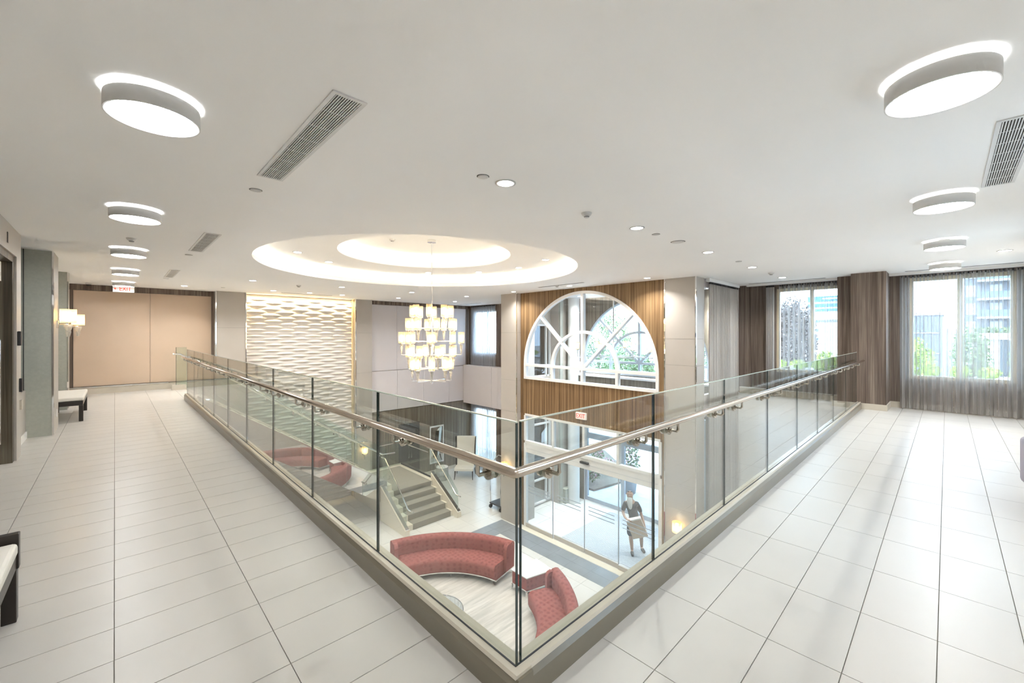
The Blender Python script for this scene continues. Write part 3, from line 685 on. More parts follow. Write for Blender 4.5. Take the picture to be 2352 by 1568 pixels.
for y, s in ((YN, 1), (YF, -1)):
    slope_quad(y - .03, y + .02, 1.45, 6.42, lambda x: zs(x) - .03, lambda x: zs(x) + .015).build('glass_shoe', 'steel', st)
    r = y + s * .085
    MB().tube([(1.16, r, 1.0), (1.32, r, 1.0), (6.3, r, zr(6.3)), (6.75, r, zr(6.35))], .024, 10).build('handrail', 'polished_steel', st)
    for x in (1.6, 2.3, 2.95, 3.6, 4.25, 4.9, 5.55, 6.15):
        MB().tube([(x, y - s * .03, zr(x) - .09), (x, y + s * .085, zr(x) - .09), (x, y + s * .085, zr(x) - .02)], .010, 6).tube([(x, y - .022, zr(x) - .09), (x, y + .022, zr(x) - .09)], .028, 10).build('rail_bracket', 'steel', st)
MB().box(1.14, 1.45, YF - .06, YF + .08, 0, .14).build('glass_plinth', 'stone_base', st)
MB().box(1.24, 1.47, YF - .006, YF + .006, .12, 1.19).build('glass_panel', 'stair_glass', st); MB().box(1.232, 1.24, YF - .008, YF + .008, .12, 1.19).build('panel_edge', 'glass_edge', st)
# landing and the five lower steps
MB().box(6.36, 8.26, 12.5, 15.05, ZL, ZLA).build('landing', 'cream_stone', st); MB().box(6.6, 8.0, 12.46, 14.7, ZLA - .1, ZLA + .012).build('landing_carpet', 'carpet', st, .006)
h5 = (ZLA - ZL) / 5
for k in range(1, 5):
    y = 11.3 + .3 * (k - 1); z = ZL + h5 * k
    s = MB().box(6.30, 8.20, y, 12.5, z - h5, z).build('step', 'cream_stone', st); MB().box(6.6, 8.0, y - .012, y + .3, z - h5, z + .012).build('carpet', 'carpet', s, .008)
MB().box(6.6, 8.0, 12.488, 12.52, ZLA - h5, ZLA + .01).build('carpet', 'carpet', st)
for xs, inn in ((6.26, 1), (8.15, -1)):
    q = lambda y, d=0: ZL + .20 + d + (y - 11.05) * .573
    MB().hexa([(xs - .08, 11.02, ZL), (xs + .07, 11.02, ZL), (xs + .07, 12.6, ZL), (xs - .08, 12.6, ZL), (xs - .08, 11.02, q(11.02)), (xs + .07, 11.02, q(11.02)), (xs + .07, 12.6, q(12.6)), (xs - .08, 12.6, q(12.6))]).build('stringer', 'cream_stone', st)
    MB().hexa([(xs - .06, 11.02, q(11.02)), (xs + .05, 11.02, q(11.02)), (xs + .05, 12.62, q(12.62)), (xs - .06, 12.62, q(12.62)), (xs - .06, 11.02, q(11.02, .03)), (xs + .05, 11.02, q(11.02, .03)), (xs + .05, 12.62, q(12.62, .03)), (xs - .06, 12.62, q(12.62, .03))]).build('glass_shoe', 'polished_steel', st)
    p = MB().hexa([(xs - .006, 11.1, q(11.1, .02)), (xs + .006, 11.1, q(11.1, .02)), (xs + .006, 12.6, q(12.6, .02)), (xs - .006, 12.6, q(12.6, .02)), (xs - .006, 11.1, q(11.1, .62)), (xs + .006, 11.1, q(11.1, .62)), (xs + .006, 12.6, q(12.6, 1.0)), (xs - .006, 12.6, q(12.6, 1.0))]).build('glass_panel', 'stair_glass', st)
    MB().box(xs - .007, xs + .007, 11.095, 11.105, q(11.1, .02), q(11.1, .62)).build('panel_edge', 'glass_edge_light', p)
    xr = xs + inn * .08
    MB().tube([(xr, 10.85, q(11.1, .52)), (xr, 11.1, q(11.1, .52)), (xr, 12.6, q(12.6, .86)), (xr, 12.85, q(12.6, .86))], .022, 10).build('handrail', 'polished_steel', st)
    for y in (11.25, 12.3): MB().tube([(xs, y, q(y, .45)), (xr, y, q(y, .45)), (xr, y, q(y, .55))], .01, 6).build('rail_bracket', 'steel', st)
for (a, b) in ((12.62, 13.75), (13.76, 14.9)):
    MB().box(8.18, 8.192, a, b, ZLA, ZLA + 1.0).build('glass_panel', 'stair_glass', st)
MB().box(8.165, 8.207, 12.62, 14.9, ZLA, ZLA + .05).build('glass_shoe', 'dark_gasket', st)
MB().tube([(8.12, 12.85, ZLA + .9), (8.12, 14.8, ZLA + .9), (7.2, 14.8, ZLA + .9)], .02, 8).build('handrail', 'polished_steel', st)
MB().box(6.9, 8.2, 14.89, 14.902, ZLA, ZLA + 1.0).build('glass_panel', 'stair_glass', st)

# ================================================================== CEILING FITTINGS
def make_drum():
    d = empty('drum_ceiling_light')
    MB().lathe([(.202, -.116), (.202, -.033), (.194, -.033), (.194, -.116), (.202, -.116)], 48).build('drum_shade', 'lamp_white', d)
    MB().lathe([(.0005, -.104), (.160, -.104), (.166, -.098), (.166, -.070), (.0005, -.070)], 48).build('diffuser', 'diffuser', d)
    MB().cyl((0, 0, 0), .164, -.068, -.060, 40).build('lamp_pan', 'lamp_white', d)
    MB().cyl((0, 0, 0), .055, -.060, -.001, 20).build('ceiling_mount', 'lamp_white', d)
    for k in range(3):
        a = k * 2.094; MB().tube([(.16 * math.cos(a), .16 * math.sin(a), -.063), (.197 * math.cos(a), .197 * math.sin(a), -.063)], .004, 6).build('spoke', 'steel', d)
    return d
drum = make_drum()
ords = ['nearest', 'second nearest', 'middle', 'second farthest', 'farthest']
for k in range(5):
    o = drum if k == 0 else copy_tree(drum); o.location = (.152, 2.965 + 2.74 * k, ZC)
    tag(o, f'white drum ceiling light over the left walkway, {ords[k]} of five', 'ceiling light', 'drum lights over the walkways')
for k in range(4):
    o = copy_tree(drum); o.location = (2.905 + 2.62 * k, .025, ZC)
    tag(o, f'white drum ceiling light over the right walkway, {["nearest", "second nearest", "third", "farthest"][k]} of four', 'ceiling light', 'drum lights over the walkways')

o = copy_tree(drum); o.location = (.15, .025, ZC); tag(o, 'white drum ceiling light added at the walkway corner, straight overhead and out of the picture', 'ceiling light', 'drum lights over the walkways')  # unseen extra drum continuing the row, added to brighten the near walkway

def make_downlight():
    d = empty('recessed_downlight')
    MB().lathe([(.088, 0), (.088, -.006), (.070, -.008), (.068, -.004)], 28).build('trim_ring', 'lamp_white', d)
    MB().lathe([(.0005, -.006), (.070, -.006)], 28).build('lens', 'downlight_lens', d)
    return d
dlp = make_downlight(); first = True
row_walk = [(2.38, 2.57), (4.53, 2.57), (6.68, 2.57), (8.80, 2.57), (10.90, 2.57)]
row_far = [(2.38, 11.45), (4.47, 11.4), (6.59, 11.35), (8.66, 11.3)]
row_wave = [(3.37, 13.7), (4.38, 13.7), (5.39, 13.7), (7.3, 13.5), (9.69, 13.4)]
odd = [(8.77, 4.72, 'recessed downlight in the ceiling close to the pale column'), (8.72, 9.05, 'recessed downlight grazing the beige column by the half-round window'),
       (1.33, 13.97, 'warm recessed downlight before the peach wall'), (9.82, -.61, 'recessed downlight near the window at the end of the right walkway'), (8.72, 6.92, 'recessed downlight in front of the half-round window')]
spec = [(x, y, ZC, f'recessed downlight above the right guardrail, number {n} from the camera', 26) for (x, y), n in zip(row_walk, ('one', 'two', 'three', 'four', 'five'))]
spec += [(x, y, ZC, f'recessed downlight beyond the round recess, {n} in the row', 26) for (x, y), n in zip(row_far, ('first', 'second', 'third', 'fourth'))]
spec += [(x, y, ZC, f'recessed downlight close to the far wall, {n} in the row', 16) for (x, y), n in zip(row_wave, ('first', 'second', 'third', 'fourth', 'fifth'))]
spec += [(x, y, ZC, l, 34) for (x, y, l) in odd]
spec += [(CX + 2.45 * math.cos(a), CY + 2.45 * math.sin(a), ZT1, f'downlight in the outer tray of the round recess, {n}', 16) for a, n in
         ((2.49, 'beside its left rim'), (2.04, 'left of the chandelier cable'), (1.0, 'just behind the chandelier cable'), (.46, 'right of the chandelier cable'), (-.04, 'toward the arch'), (-.54, 'beside its right rim'))]
spec += [(x, y, ZC, f'unseen downlight added to brighten the vestibule, {n}', 110) for (x, y, n) in ((9.75, 4.6, 'near the pale column'), (9.75, 9.0, 'near the beige column'), (12.0, 4.6, 'outer corner by the taupe curtain'), (11.4, 8.6, 'beside the round column'))]  # unseen vestibule lamps, added to brighten its floor
for (x, y, z, lab, p) in spec:
    o = dlp if first else copy_tree(dlp); first = False; o.location = (x, y, z); tag(o, lab, 'downlight', 'recessed downlights')
    area('lamp', o, (0, 0, -.012), .11, p * .17, (.99, .97, .93), spread=130 if p < 100 else 66)

def vent(x0, x1, y0, y1, along, label):
    v = thing('ceiling_vent', label, 'vent', ((x0 + x1) / 2, (y0 + y1) / 2, ZC), group='ceiling air grilles'); w, d = (x1 - x0) / 2, (y1 - y0) / 2; f = .022
    fr = MB(); fr.box(-w, w, -d, -d + f, -.008, -.001); fr.box(-w, w, d - f, d, -.008, -.001); fr.box(-w, -w + f, -d + f, d - f, -.008, -.001); fr.box(w - f, w, -d + f, d - f, -.008, -.001)
    fr.build('frame', 'vent_white', v); MB().box(-w + f, w - f, -d + f, d - f, -.0022, -.001).build('backing', 'vent_dark', v)
    n = 11; iw = (w if along == 'y' else d) - f; me = None
    for k in range(n):
        c = -iw + (k + .5) * 2 * iw / n
        if me is None: me = (MB().box(-.003, .003, -d + f, d - f, -.0075, -.002) if along == 'y' else MB().box(-w + f, w - f, -.003, .003, -.0075, -.002)).mesh('slat', 'vent_white')
        inst('slat', me, (c, 0, 0) if along == 'y' else (0, c, 0), v)
    for k in range(1, 7):
        c = -1 + 2 * k / 7
        (MB().box(-w + f, w - f, c * d - .003, c * d + .003, -.005, -.002) if along == 'y' else MB().box(c * w - .003, c * w + .003, -d + f, d - f, -.005, -.002)).build('rib', 'vent_white', v)
vent(.82, 1.006, 2.205, 3.81, 'y', 'long white ceiling grille nearest the camera, between drum lights and round recess')
vent(.81, .99, 6.42, 7.99, 'y', 'white ceiling grille midway along the left walkway')
vent(.79, .95, 10.6, 12.1, 'y', 'white ceiling grille at the far end of the left walkway')
vent(3.81, 5.43, -.39, -.205, 'x', 'white ceiling grille over the right walkway cut by the picture edge')
def slot(x0, x1, y0, y1, label):
    s = thing('slot_diffuser', label, 'vent', ((x0 + x1) / 2, (y0 + y1) / 2, ZC), group='narrow slot diffusers'); w, d = (x1 - x0) / 2, (y1 - y0) / 2
    MB().box(-w, w, -d, d, -.004, -.001).build('frame', 'vent_white', s); MB().box(-w + .012, w - .012, -d + .012, d - .012, -.006, -.003).build('slot', 'vent_dark', s)
slot(8.36, 8.43, 6.2, 7.74, 'narrow slot diffuser in the ceiling before the half-round window')
slot(3.72, 5.27, 14.2, 14.27, 'narrow slot diffuser in the ceiling before the relief wall')
slot(11.66, 11.73, 1.9, 3.5, 'narrow slot diffuser above the window left of the pier')
slot(11.62, 11.69, -.95, .6, 'narrow slot diffuser above the window right of the pier')
slot(10.9, 10.97, 13.3, 15.0, 'narrow slot diffuser before the upper lounge window')
def smoke(x, y, z, label):
    s = thing('smoke_detector', label, 'smoke detector', (x, y, z), group='smoke detectors')
    MB().lathe([(.055, 0), (.055, -.012), (.042, -.03), (.03, -.034), (.0005, -.034)], 20).build('housing', 'lamp_white', s); MB().lathe([(.030, -.034), (.026, -.05), (.0005, -.052)], 16).build('sensor_head', 'lamp_white', s)
    MB().lathe([(.0285, -.040), (.0275, -.046)], 16).build('sensor_slots', 'black', s)
for a in ((3.59, 2.62, ZC, 'smoke detector between the first two downlights of the front row'), (.16, 7.5, ZC, 'smoke detector between drum lights on the left walkway'), (9.88, 2.53, ZC, 'smoke detector near the taupe curtain'),
          (3.49, 11.77, ZC, 'smoke detector before the relief wall'), (8.43, 7.1, ZC, 'smoke detector beside the slot diffuser at the arch'), (3.95, 7.55, ZT2, 'smoke detector inside the round recess')): smoke(*a)
def cap(x, y, label, r=.045):
    s = thing('sprinkler_cover', label, 'sprinkler', (x, y, ZC), group='flush sprinkler covers'); MB().lathe([(r, -.001), (r, -.007), (r * .8, -.009), (.0005, -.009)], 20).build('cover_plate', 'lamp_white', s); MB().lathe([(r * 1.12, -.0008), (r * 1.12, -.002), (r, -.002)], 20).build('gap_ring', 'vent_dark', s)
for a in ((.90, 4.22, 'flush sprinkler cover below the long near grille'), (2.15, 2.59, 'flush sprinkler cover left of the nearest front downlight'), (5.0, 2.57, 'flush sprinkler cover right of the second front downlight'), (7.93, 2.53, 'flush sprinkler cover between third and fourth front downlights'),
          (.86, 8.44, 'flush sprinkler cover below the middle grille'), (2.15, 13.76, 'flush sprinkler cover above the left beige column'), (.85, 12.4, 'flush sprinkler cover at the farthest grille')): cap(*a)
cap(5.63, 2.57, 'wide flush speaker cover in the front ceiling row', .085)
cm = thing('dome_camera', 'small dark dome security camera before the peach wall', 'camera', (-.48, 14.9, ZC)); MB().cyl((0, 0, 0), .06, -.035, 0, 20).build('mount', 'lamp_white', cm); MB().sphere((0, 0, -.035), .05, n=16).build('dome', 'dark_glass', cm)

# ================================================================== EXIT SIGNS
def exit_sign(loc, rz, label, w, h, arrow):
    s = thing('exit_sign', label, 'sign', loc, rz, 'exit signs'); MB().box(-w / 2, w / 2, -.03, .03, -h / 2, h / 2).build('housing', 'exit_white', s, .006)
    cu = bpy.data.curves.new('letters', 'FONT'); cu.body = 'EXIT'; cu.size = h * .92; cu.align_x = 'CENTER'; cu.align_y = 'CENTER'; cu.extrude = .002; cu.materials.append(M['exit_red'])
    tmp = bpy.data.objects.new('letters', cu); me = bpy.data.meshes.new_from_object(tmp); bpy.data.objects.remove(tmp)
    t = bpy.data.objects.new('letters', me); COL.objects.link(t); t.parent = s; t.location = (.03 if arrow else 0, -.033, 0); t.rotation_euler = (R(90), 0, 0); t.scale = (.88 if not arrow else .74, 1, 1)
    if arrow: MB().add([(-w * .46, -.034, 0), (-w * .36, -.034, h * .16), (-w * .36, -.034, -h * .16)], [(0, 1, 2)]).build('arrow', 'exit_red', s)
    return s
e1 = exit_sign((.16, 14.45, 2.70), 0, 'hanging exit sign with an arrow above the left walkway', .40, .16, True); MB().tube([(0, 0, .08), (0, 0, .139)], .008, 6).build('hanger', 'lamp_white', e1)
exit_sign((XE - .035, 6.93, -.685), R(-90), 'exit sign on the striped wall above the glass doors', .34, .185, False)

# ================================================================== LAMPS WITH GLASS SHADES
shade_me = MB().lathe([(.060, 0), (.060, .225)], 20).mesh('shade', 'shade_gold'); bulb_me = MB().lathe([(.0005, .03), (.026, .04), (.030, .10), (.024, .16), (.0005, .17)], 10).mesh('bulb', 'bulb')
cry_me = MB().lathe([(.0005, 0), (.011, 0), (.014, .02), (.012, .03), (.022, .075), (.019, .09), (.030, .135), (.026, .15), (.034, .178), (.034, .190), (.0005, .190)], 8, smooth=False).mesh('crystal_stem', 'crystal')
cup_me = MB().lathe([(.0005, .192), (.05, .192), (.060, .202), (.060, .210), (.052, .210)], 20).mesh('shade_cup', 'steel')
def lamp_unit(parent, x, y, z, sc=1):
    """arm tip at z: crystal stem, cup, glass shade, glowing bulb"""
    inst('crystal_stem', cry_me, (x, y, z), parent); inst('shade_cup', cup_me, (x, y, z), parent)
    s = inst('shade', shade_me, (x, y, z + .206), parent); b = inst('bulb', bulb_me, (x, y, z + .206), parent); return s
ch = thing('chandelier', 'five-tier chandelier of glass cylinder shades hanging below the round recess', 'chandelier', (CX + .075, CY - .04, 0))
cy0 = (0, 0)
MB().cyl((0, 0, 0), .016, ZT2 - .055, ZT2 - .02, 16).build('cable_grip', 'polished_steel', ch); MB().cyl((0, 0, 0), .085, ZT2 - .05, ZT2, 24).build('canopy', 'polished_steel', ch)
MB().tube([(0, 0, ZT2 - .05), (.004, 0, 2.7), (.012, .002, 2.4), (.02, .004, 2.25), (0, 0, 2.15)], .006, 6).build('cable', 'lamp_white', ch)
MB().cyl((0, 0, 0), .021, .60, 2.17, 14).build('stem', 'steel', ch); MB().sphere((0, 0, .595), .026).build('finial', 'polished_steel', ch)
for ti, (za, rad, n, off) in enumerate(((1.68, .375, 8, .10), (1.42, .455, 8, .42), (1.15, .585, 8, .16), (.885, .455, 8, .48), (.635, .375, 8, .22))):
    for k in range(n):
        a = off + 2 * math.pi * k / n; x, y = rad * math.cos(a), rad * math.sin(a)
        MB().tube([(.018 * math.cos(a), .018 * math.sin(a), za), (x, y, za), (x, y, za + .025)], .0075, 6).build('arm', 'polished_steel', ch)
        lamp_unit(ch, x, y, za + .022)
vc = thing('ring_chandelier', 'wide single-tier chandelier inside the vestibule behind the arch', 'chandelier', (10.8, 6.9, 0))
MB().cyl((0, 0, 0), .02, .86, ZC + .26, 10).build('stem', 'steel', vc)
for k in range(8):
    a = .25 + 2 * math.pi * k / 8; x, y = 1.15 * math.cos(a), 1.15 * math.sin(a); MB().tube([(0, 0, .87), (x, y, .87), (x, y, .9)], .012, 6).build('arm', 'steel', vc); lamp_unit(vc, x, y, .9)
def sconce(loc, rz, label):
    s = thing('wall_sconce', label, 'sconce', loc, rz, 'wall sconces')                 # local +x points out of the wall
    MB().box(0, .02, -.05, .05, -.06, .06).build('back_plate', 'steel', s); MB().tube([(.02, 0, 0), (.13, 0, 0)], .01, 8).build('arm', 'polished_steel', s)
    MB().lathe([(.10, .03), (.10, .25)], 28, (.13, 0, 0)).build('shade', 'shade_fabric', s); MB().cyl((.13, 0, 0), .03, .06, .21, 12).build('bulb', 'bulb', s)
    MB().lathe([(.0005, -.20), (.02, -.20), (.035, -.12), (.03, -.10), (.055, -.03), (.055, 0), (.0005, 0)], 8, (.13, 0, 0), smooth=False).build('crystal_drop', 'crystal', s)
    return s
sconce((-.686, 10.0, 1.72), 0, 'lit wall sconce on the grey-green pilaster above the bench'); sconce((-.694, 12.67, 1.72), 0, 'lit wall sconce on the farther pilaster by the peach wall')
sconce((9.10, 9.75, -2.78), R(180), 'lit wall sconce low on the beige column beside the chair'); sconce((9.28, 4.2, -2.92), R(180), 'lit wall sconce low on the pale column right of the doors')
sconce((6.72, 15.08, -2.9), R(-90), 'lit wall sconce on the column between relief wall and landing')
# linear washer above the relief
wsh = thing('wall_washer', 'warm linear wall washer recessed above the relief wall', 'light', (4.67, 15.13, ZC))
MB().box(-1.68, 1.68, -.035, -.03, -.012, -.001).box(-1.68, 1.68, .03, .035, -.012, -.001).build('trim', 'lamp_white', wsh); MB().box(-1.67, 1.67, -.028, .028, -.004, -.002).build('lens', 'washer_lens', wsh)
area('lamp', wsh, (0, 0, -.006), 3.3, 36, (1, .70, .33), 'RECTANGLE', .05, (0, .22, -1), 120)
# ================================================================== CURTAINS
def curtain(name, label, axis, at, u0, u1, z0, z1, folds, amp, mat, hem=None, flare=1.0, seed=1):
    r = random.Random(seed); c = thing(name, label, 'curtain'); n = folds * 10; ph = [r.uniform(-.9, .9) for _ in range(folds + 2)]; am = [r.uniform(.6, 1.3) for _ in range(folds + 2)]
    def sheet(za, zb, mat, off=0, nm='drape', rows=6):
        vs = []; fs = []
        for k in range(rows + 1):
            z = za + (zb - za) * k / rows; q = 1 - (z - z0) / (z1 - z0)
            for i in range(n + 1):
                t = i / n; f = t * folds; j = int(f); w = f - j
                p = ph[j] * (1 - w) + ph[min(j + 1, folds)] * w; A = am[j] * (1 - w) + am[min(j + 1, folds)] * w
                d = amp * A * (.55 + .45 * flare * q) * math.sin(2 * math.pi * f + p) + off; u = u0 + (u1 - u0) * t + .25 * amp * math.sin(4 * math.pi * f + p)
                vs.append((at + d, u, z) if axis == 'x' else (u, at + d, z))
        for k in range(rows):
            for i in range(n): a = k * (n + 1) + i; fs.append((a, a + 1, a + n + 2, a + n + 1))
        return MB().add(vs, fs, True).build(nm, mat, c)
    sheet(z0, z1, mat); sheet(z0, z0 + (hem or .09), mat, -.004 if axis == 'x' else -.004, 'hem', 1)
    hd = MB()
    for k in range(folds * 2):
        u = u0 + (u1 - u0) * (k + .5) / (folds * 2)
        hd.box(at - .02, at + .02, u - .012, u + .012, z1 - .03, z1 + .01) if axis == 'x' else hd.box(u - .012, u + .012, at - .02, at + .02, z1 - .03, z1 + .01)
    tag(hd.build('heading_hooks', 'black', c), kind='stuff'); return c
curtain('sheer_curtain', 'sheer grey curtain over the window right of the pier, pooling at the floor', 'x', 11.98, -.98, .68, .015, 2.77, 15, .06, 'curtain_sheer', seed=4)
curtain('sheer_curtain', 'sheer grey curtain over the window left of the pier', 'x', 11.99, 1.74, 2.90, .17, 2.77, 11, .05, 'curtain_sheer', seed=5)
curtain('gathered_curtain', 'gathered pale curtain edge beside the dark striped panel', 'x', 11.97, 2.99, 3.18, .17, 2.77, 4, .035, 'curtain_heavy', seed=6)
curtain('taupe_curtain', 'full-height taupe curtain beside the pale column', 'y', 3.76, 9.86, 11.72, ZL + .03, 2.74, 18, .045, 'curtain_heavy', seed=7, flare=.6)
curtain('sheer_curtain', 'pale sheer curtain over the upper lounge window', 'x', 11.83, 13.42, 15.1, .17, 2.80, 14, .06, 'curtain_fine', seed=8)
curtain('sheer_curtain', 'pale sheer curtain over the lower lounge window behind the chair', 'x', 11.83, 13.42, 15.1, ZL + .03, -1.6, 14, .06, 'curtain_fine', seed=9)
MB().box(9.75, 11.74, 3.72, 3.80, 2.76, 2.835).build('curtain_track', 'white_paint', wall_side)

# ================================================================== SEATING AND TABLES
def bench(name, label, loc, w, l, raised):
    b = thing(name, label, 'bench', loc)                                         # x across, y along, base at the floor
    for sx in (0, 1):
        for sy in (0, 1):
            x = .03 if sx == 0 else w - .03; y = .035 if sy == 0 else l - .035; MB().box(x - .028, x + .028, y - .03, y + .03, 0, .285).build('leg', 'black_wood', b, .004)
    MB().box(.004, w - .004, .006, l - .006, .285, .365).build('apron', 'black_wood', b, .004)
    MB().box(-.002, w + .004, .012, l - (.06 if raised else .004), .365, .435).build('cushion', 'cream_leather', b, .02, 3)
    if raised: MB().box(0, w + .005, l - .05, l, .285, .475).build('end_board', 'black_wood', b, .004)
    return b
bench('upholstered_bench', 'cream cushioned bench with dark legs against the pilasters', (-.86, 10.72, 0), .45, 1.5, False)
bench('upholstered_bench', 'cream cushioned bench with dark end board at the left picture edge', (-.86, 1.9, 0), .475, 1.66, True)
ac = thing('armchair', 'lavender upholstered armchair at the right picture edge', 'armchair', (5.97, -.81, 0))
MB().box(-.3, .3, -.02, .30, .14, .42).build('seat', 'lavender', ac, .04, 3); MB().box(-.36, .36, -.12, 0, .14, .74).build('backrest', 'lavender', ac, .04, 3)
for s in (-1, 1):
    MB().box(s * .36 - .06, s * .36 + .06, -.10, .32, .14, .58).build('armrest', 'lavender', ac, .04, 3)
    for y in (-.06, .27): MB().cyl((s * .34, y, 0), .02, 0, .15, 10).build('leg', 'black_wood', ac)
SX, SY = 4.55, 6.97
def arc_sofa(label, a0, a1):
    s = thing('curved_sofa', label, 'sofa', (SX, SY, ZL), group='red curved sofas'); n = 40; A0, A1 = R(a0), R(a1); e = R(1.6)
    MB().lathe([(2.04, .15), (2.02, .19), (2.02, .40), (2.05, .44), (2.10, .46), (2.60, .45), (2.60, .15), (2.04, .15)], n, a0=A0 + e, a1=A1 - e, cap=True).build('seat', 'sofa_red', s, .02)
    MB().lathe([(2.58, .15), (2.58, .70), (2.60, .76), (2.64, .79), (2.72, .80), (2.79, .78), (2.82, .72), (2.80, .15), (2.58, .15)], n, a0=A0, a1=A1, cap=True).build('backrest', 'sofa_red', s, .02)
    for a in (A0, A1 - R(2.2)):
        MB().lathe([(2.46, .15), (2.46, .68), (2.50, .76), (2.58, .79), (2.60, .79), (2.60, .15), (2.46, .15)], 4, a0=a, a1=a + R(2.2), cap=True).build('arm', 'sofa_red', s, .012)
    MB().lathe([(2.03, .125), (2.03, .15), (2.80, .15), (2.80, .125), (2.03, .125)], n, a0=A0, a1=A1, cap=True, smooth=False).build('base_frame', 'polished_steel', s)
    for a in (a0 + 4, (a0 + a1) / 2, a1 - 4):
        for r in (2.08, 2.74): MB().box(-.015, .015, -.015, .015, 0, .126).build('leg', 'polished_steel', s).location = (r * math.cos(R(a)), r * math.sin(R(a)), 0)
    return s
arc_sofa('long curved red sofa facing the wire table below the stairs', 12, 80); arc_sofa('curved red sofa nearest the glass corner, cut off by the guardrail', -86, -20)
tb = thing('corner_table', 'red sided corner table with white top between the sofas', 'table', (0, 0, ZL)); cor = [(6.75, 7.10), (6.75, 6.58), (7.46, 6.40), (7.52, 7.0)]
inr = [(6.77, 7.08), (6.77, 6.60), (7.44, 6.425), (7.50, 6.98)]
MB().prism(inr, 'z', .15, .44).build('body', 'sofa_red', tb, .01); MB().prism(cor, 'z', .44, .465).build('top', 'white_paint', tb, .005); MB().prism(inr, 'z', .125, .15).build('base_frame', 'polished_steel', tb)
for (x, y) in inr: MB().box(x - .015, x + .015, y - .015, y + .015, 0, .126).build('leg', 'polished_steel', tb)
def wire_table(loc, r, h, label, n=30, cat='table', name='wire_table', top='window_glass', mat='polished_steel'):
    t = thing(name, label, cat, loc)
    for z in (.01, h * .5, h): MB().tube([(r * math.cos(2 * math.pi * k / 40), r * math.sin(2 * math.pi * k / 40), z) for k in range(41)], .011 if z != h * .5 else .006, 6).build('ring', mat, t)
    rod = MB().tube([(0, 0, 0), (0, 0, h)], .008, 6).mesh('rod', mat)
    for k in range(n): a = 2 * math.pi * k / n; inst('rod', rod, (r * math.cos(a), r * math.sin(a), 0), t)
    MB().cyl((0, 0, 0), r, h + .008, h + .018, 40).build('top', top, t); return t
wire_table((SX + .07, SY + .02, ZL), .52, .50, 'round steel wire coffee table in the middle of the sofas')
wire_table((4.15, 9.55, ZL), .22, .5, 'small round wire side table at the long sofa end', 18)
gs = wire_table((9.78, 14.42, ZL), .25, .50, 'clear ribbed acrylic stool with a white top beside the landing', 22, 'stool', 'acrylic_stool', 'white_paint', 'acrylic')
MB().lathe([(.23, .0), (.24, .5)], 30).build('clear_drum', 'acrylic', gs)
# high-backed chair facing the camera
hc = thing('highback_chair', 'cream high-backed chair with dark frame by the lower window', 'chair', (10.62, 13.98, ZL), R(-46))   # local -y is its front
MB().box(-.40, .40, -.34, .28, .34, .46).build('seat', 'cream_leather', hc, .03, 3)
MB().hexa([(-.36, .16, .44), (.36, .16, .44), (.36, .28, .44), (-.36, .28, .44), (-.40, .30, 1.64), (.40, .30, 1.64), (.40, .40, 1.64), (-.40, .40, 1.64)]).build('backrest', 'cream_leather', hc, .03, 3)
for s in (-1, 1):
    MB().hexa([(s * .365, .12, .40), (s * .40, .12, .40), (s * .40, .31, .40), (s * .365, .31, .40), (s * .405, .26, 1.62), (s * .44, .26, 1.62), (s * .44, .41, 1.62), (s * .405, .41, 1.62)]).build('side_frame', 'black_wood', hc)
    MB().tube([(s * .37, .30, .36), (s * .38, .34, .18), (s * .40, .40, 0)], .02, 8, rs=[.026, .022, .014]).build('leg', 'black_wood', hc)
    MB().tube([(s * .36, -.30, .36), (s * .365, -.31, .18), (s * .38, -.36, 0)], .02, 8, rs=[.028, .022, .014]).build('leg', 'black_wood', hc)
# silver framed mirror on the lounge wall
mr = thing('framed_mirror', 'silver framed tall mirror hanging on the striped lounge wall', 'mirror', (10.06, 15.25, -3.2))
MB().box(-.31, .31, -.02, 0, -.74, .74).build('mirror_glass', 'mirror', mr)
for (a, b, c, d) in ((-.35, .35, .74, .80), (-.35, .35, -.80, -.74), (-.35, -.31, -.74, .74), (.31, .35, -.74, .74)): MB().box(a, b, -.035, 0, c, d).build('frame_bar', 'vent_white', mr)
# luggage cart behind the column
lc = thing('luggage_cart', 'steel luggage cart half hidden behind the beige column', 'cart', (9.62, 10.62, ZL))
MB().box(-.28, .5, -.3, .3, .16, .21).build('deck', 'black', lc, .03)
for (x, y) in ((-.24, -.26), (-.24, .26), (.46, -.26), (.46, .26)):
    MB().cyl((0, 0, 0), .07, -.02, .02, 16).build('wheel', 'black', lc).location = (x, y, .08); lc.children[-1].rotation_euler = (R(90), 0, 0)
for y in (-.26, .26): MB().tube([(-.24, y, .2), (-.26, y, .6), (-.24, y, 1.2), (-.1, y, 1.62), (.12, y, 1.75), (.34, y, 1.62), (.46, y, 1.2), (.46, y, .2)], .014, 8).build('hoop', 'steel', lc)
MB().tube([(.12, -.26, 1.75), (.12, .26, 1.75)], .014, 8).build('crossbar', 'steel', lc)
# entrance mat of metal and fibre strips
em = thing('entrance_mat', 'striped grey entrance mat inside the glass doors', 'mat', (0, 0, ZL)); MB().box(9.56, 12.1, 5.1, 7.86, .002, .006).build('backing', 'mat_dark', em)
sme = MB().box(-.016, .016, -1.37, 1.37, .006, .011).mesh('strip', 'mat_light')
for k in range(50): inst('strip', sme, (9.585 + k * .0508, 6.48, 0), em)

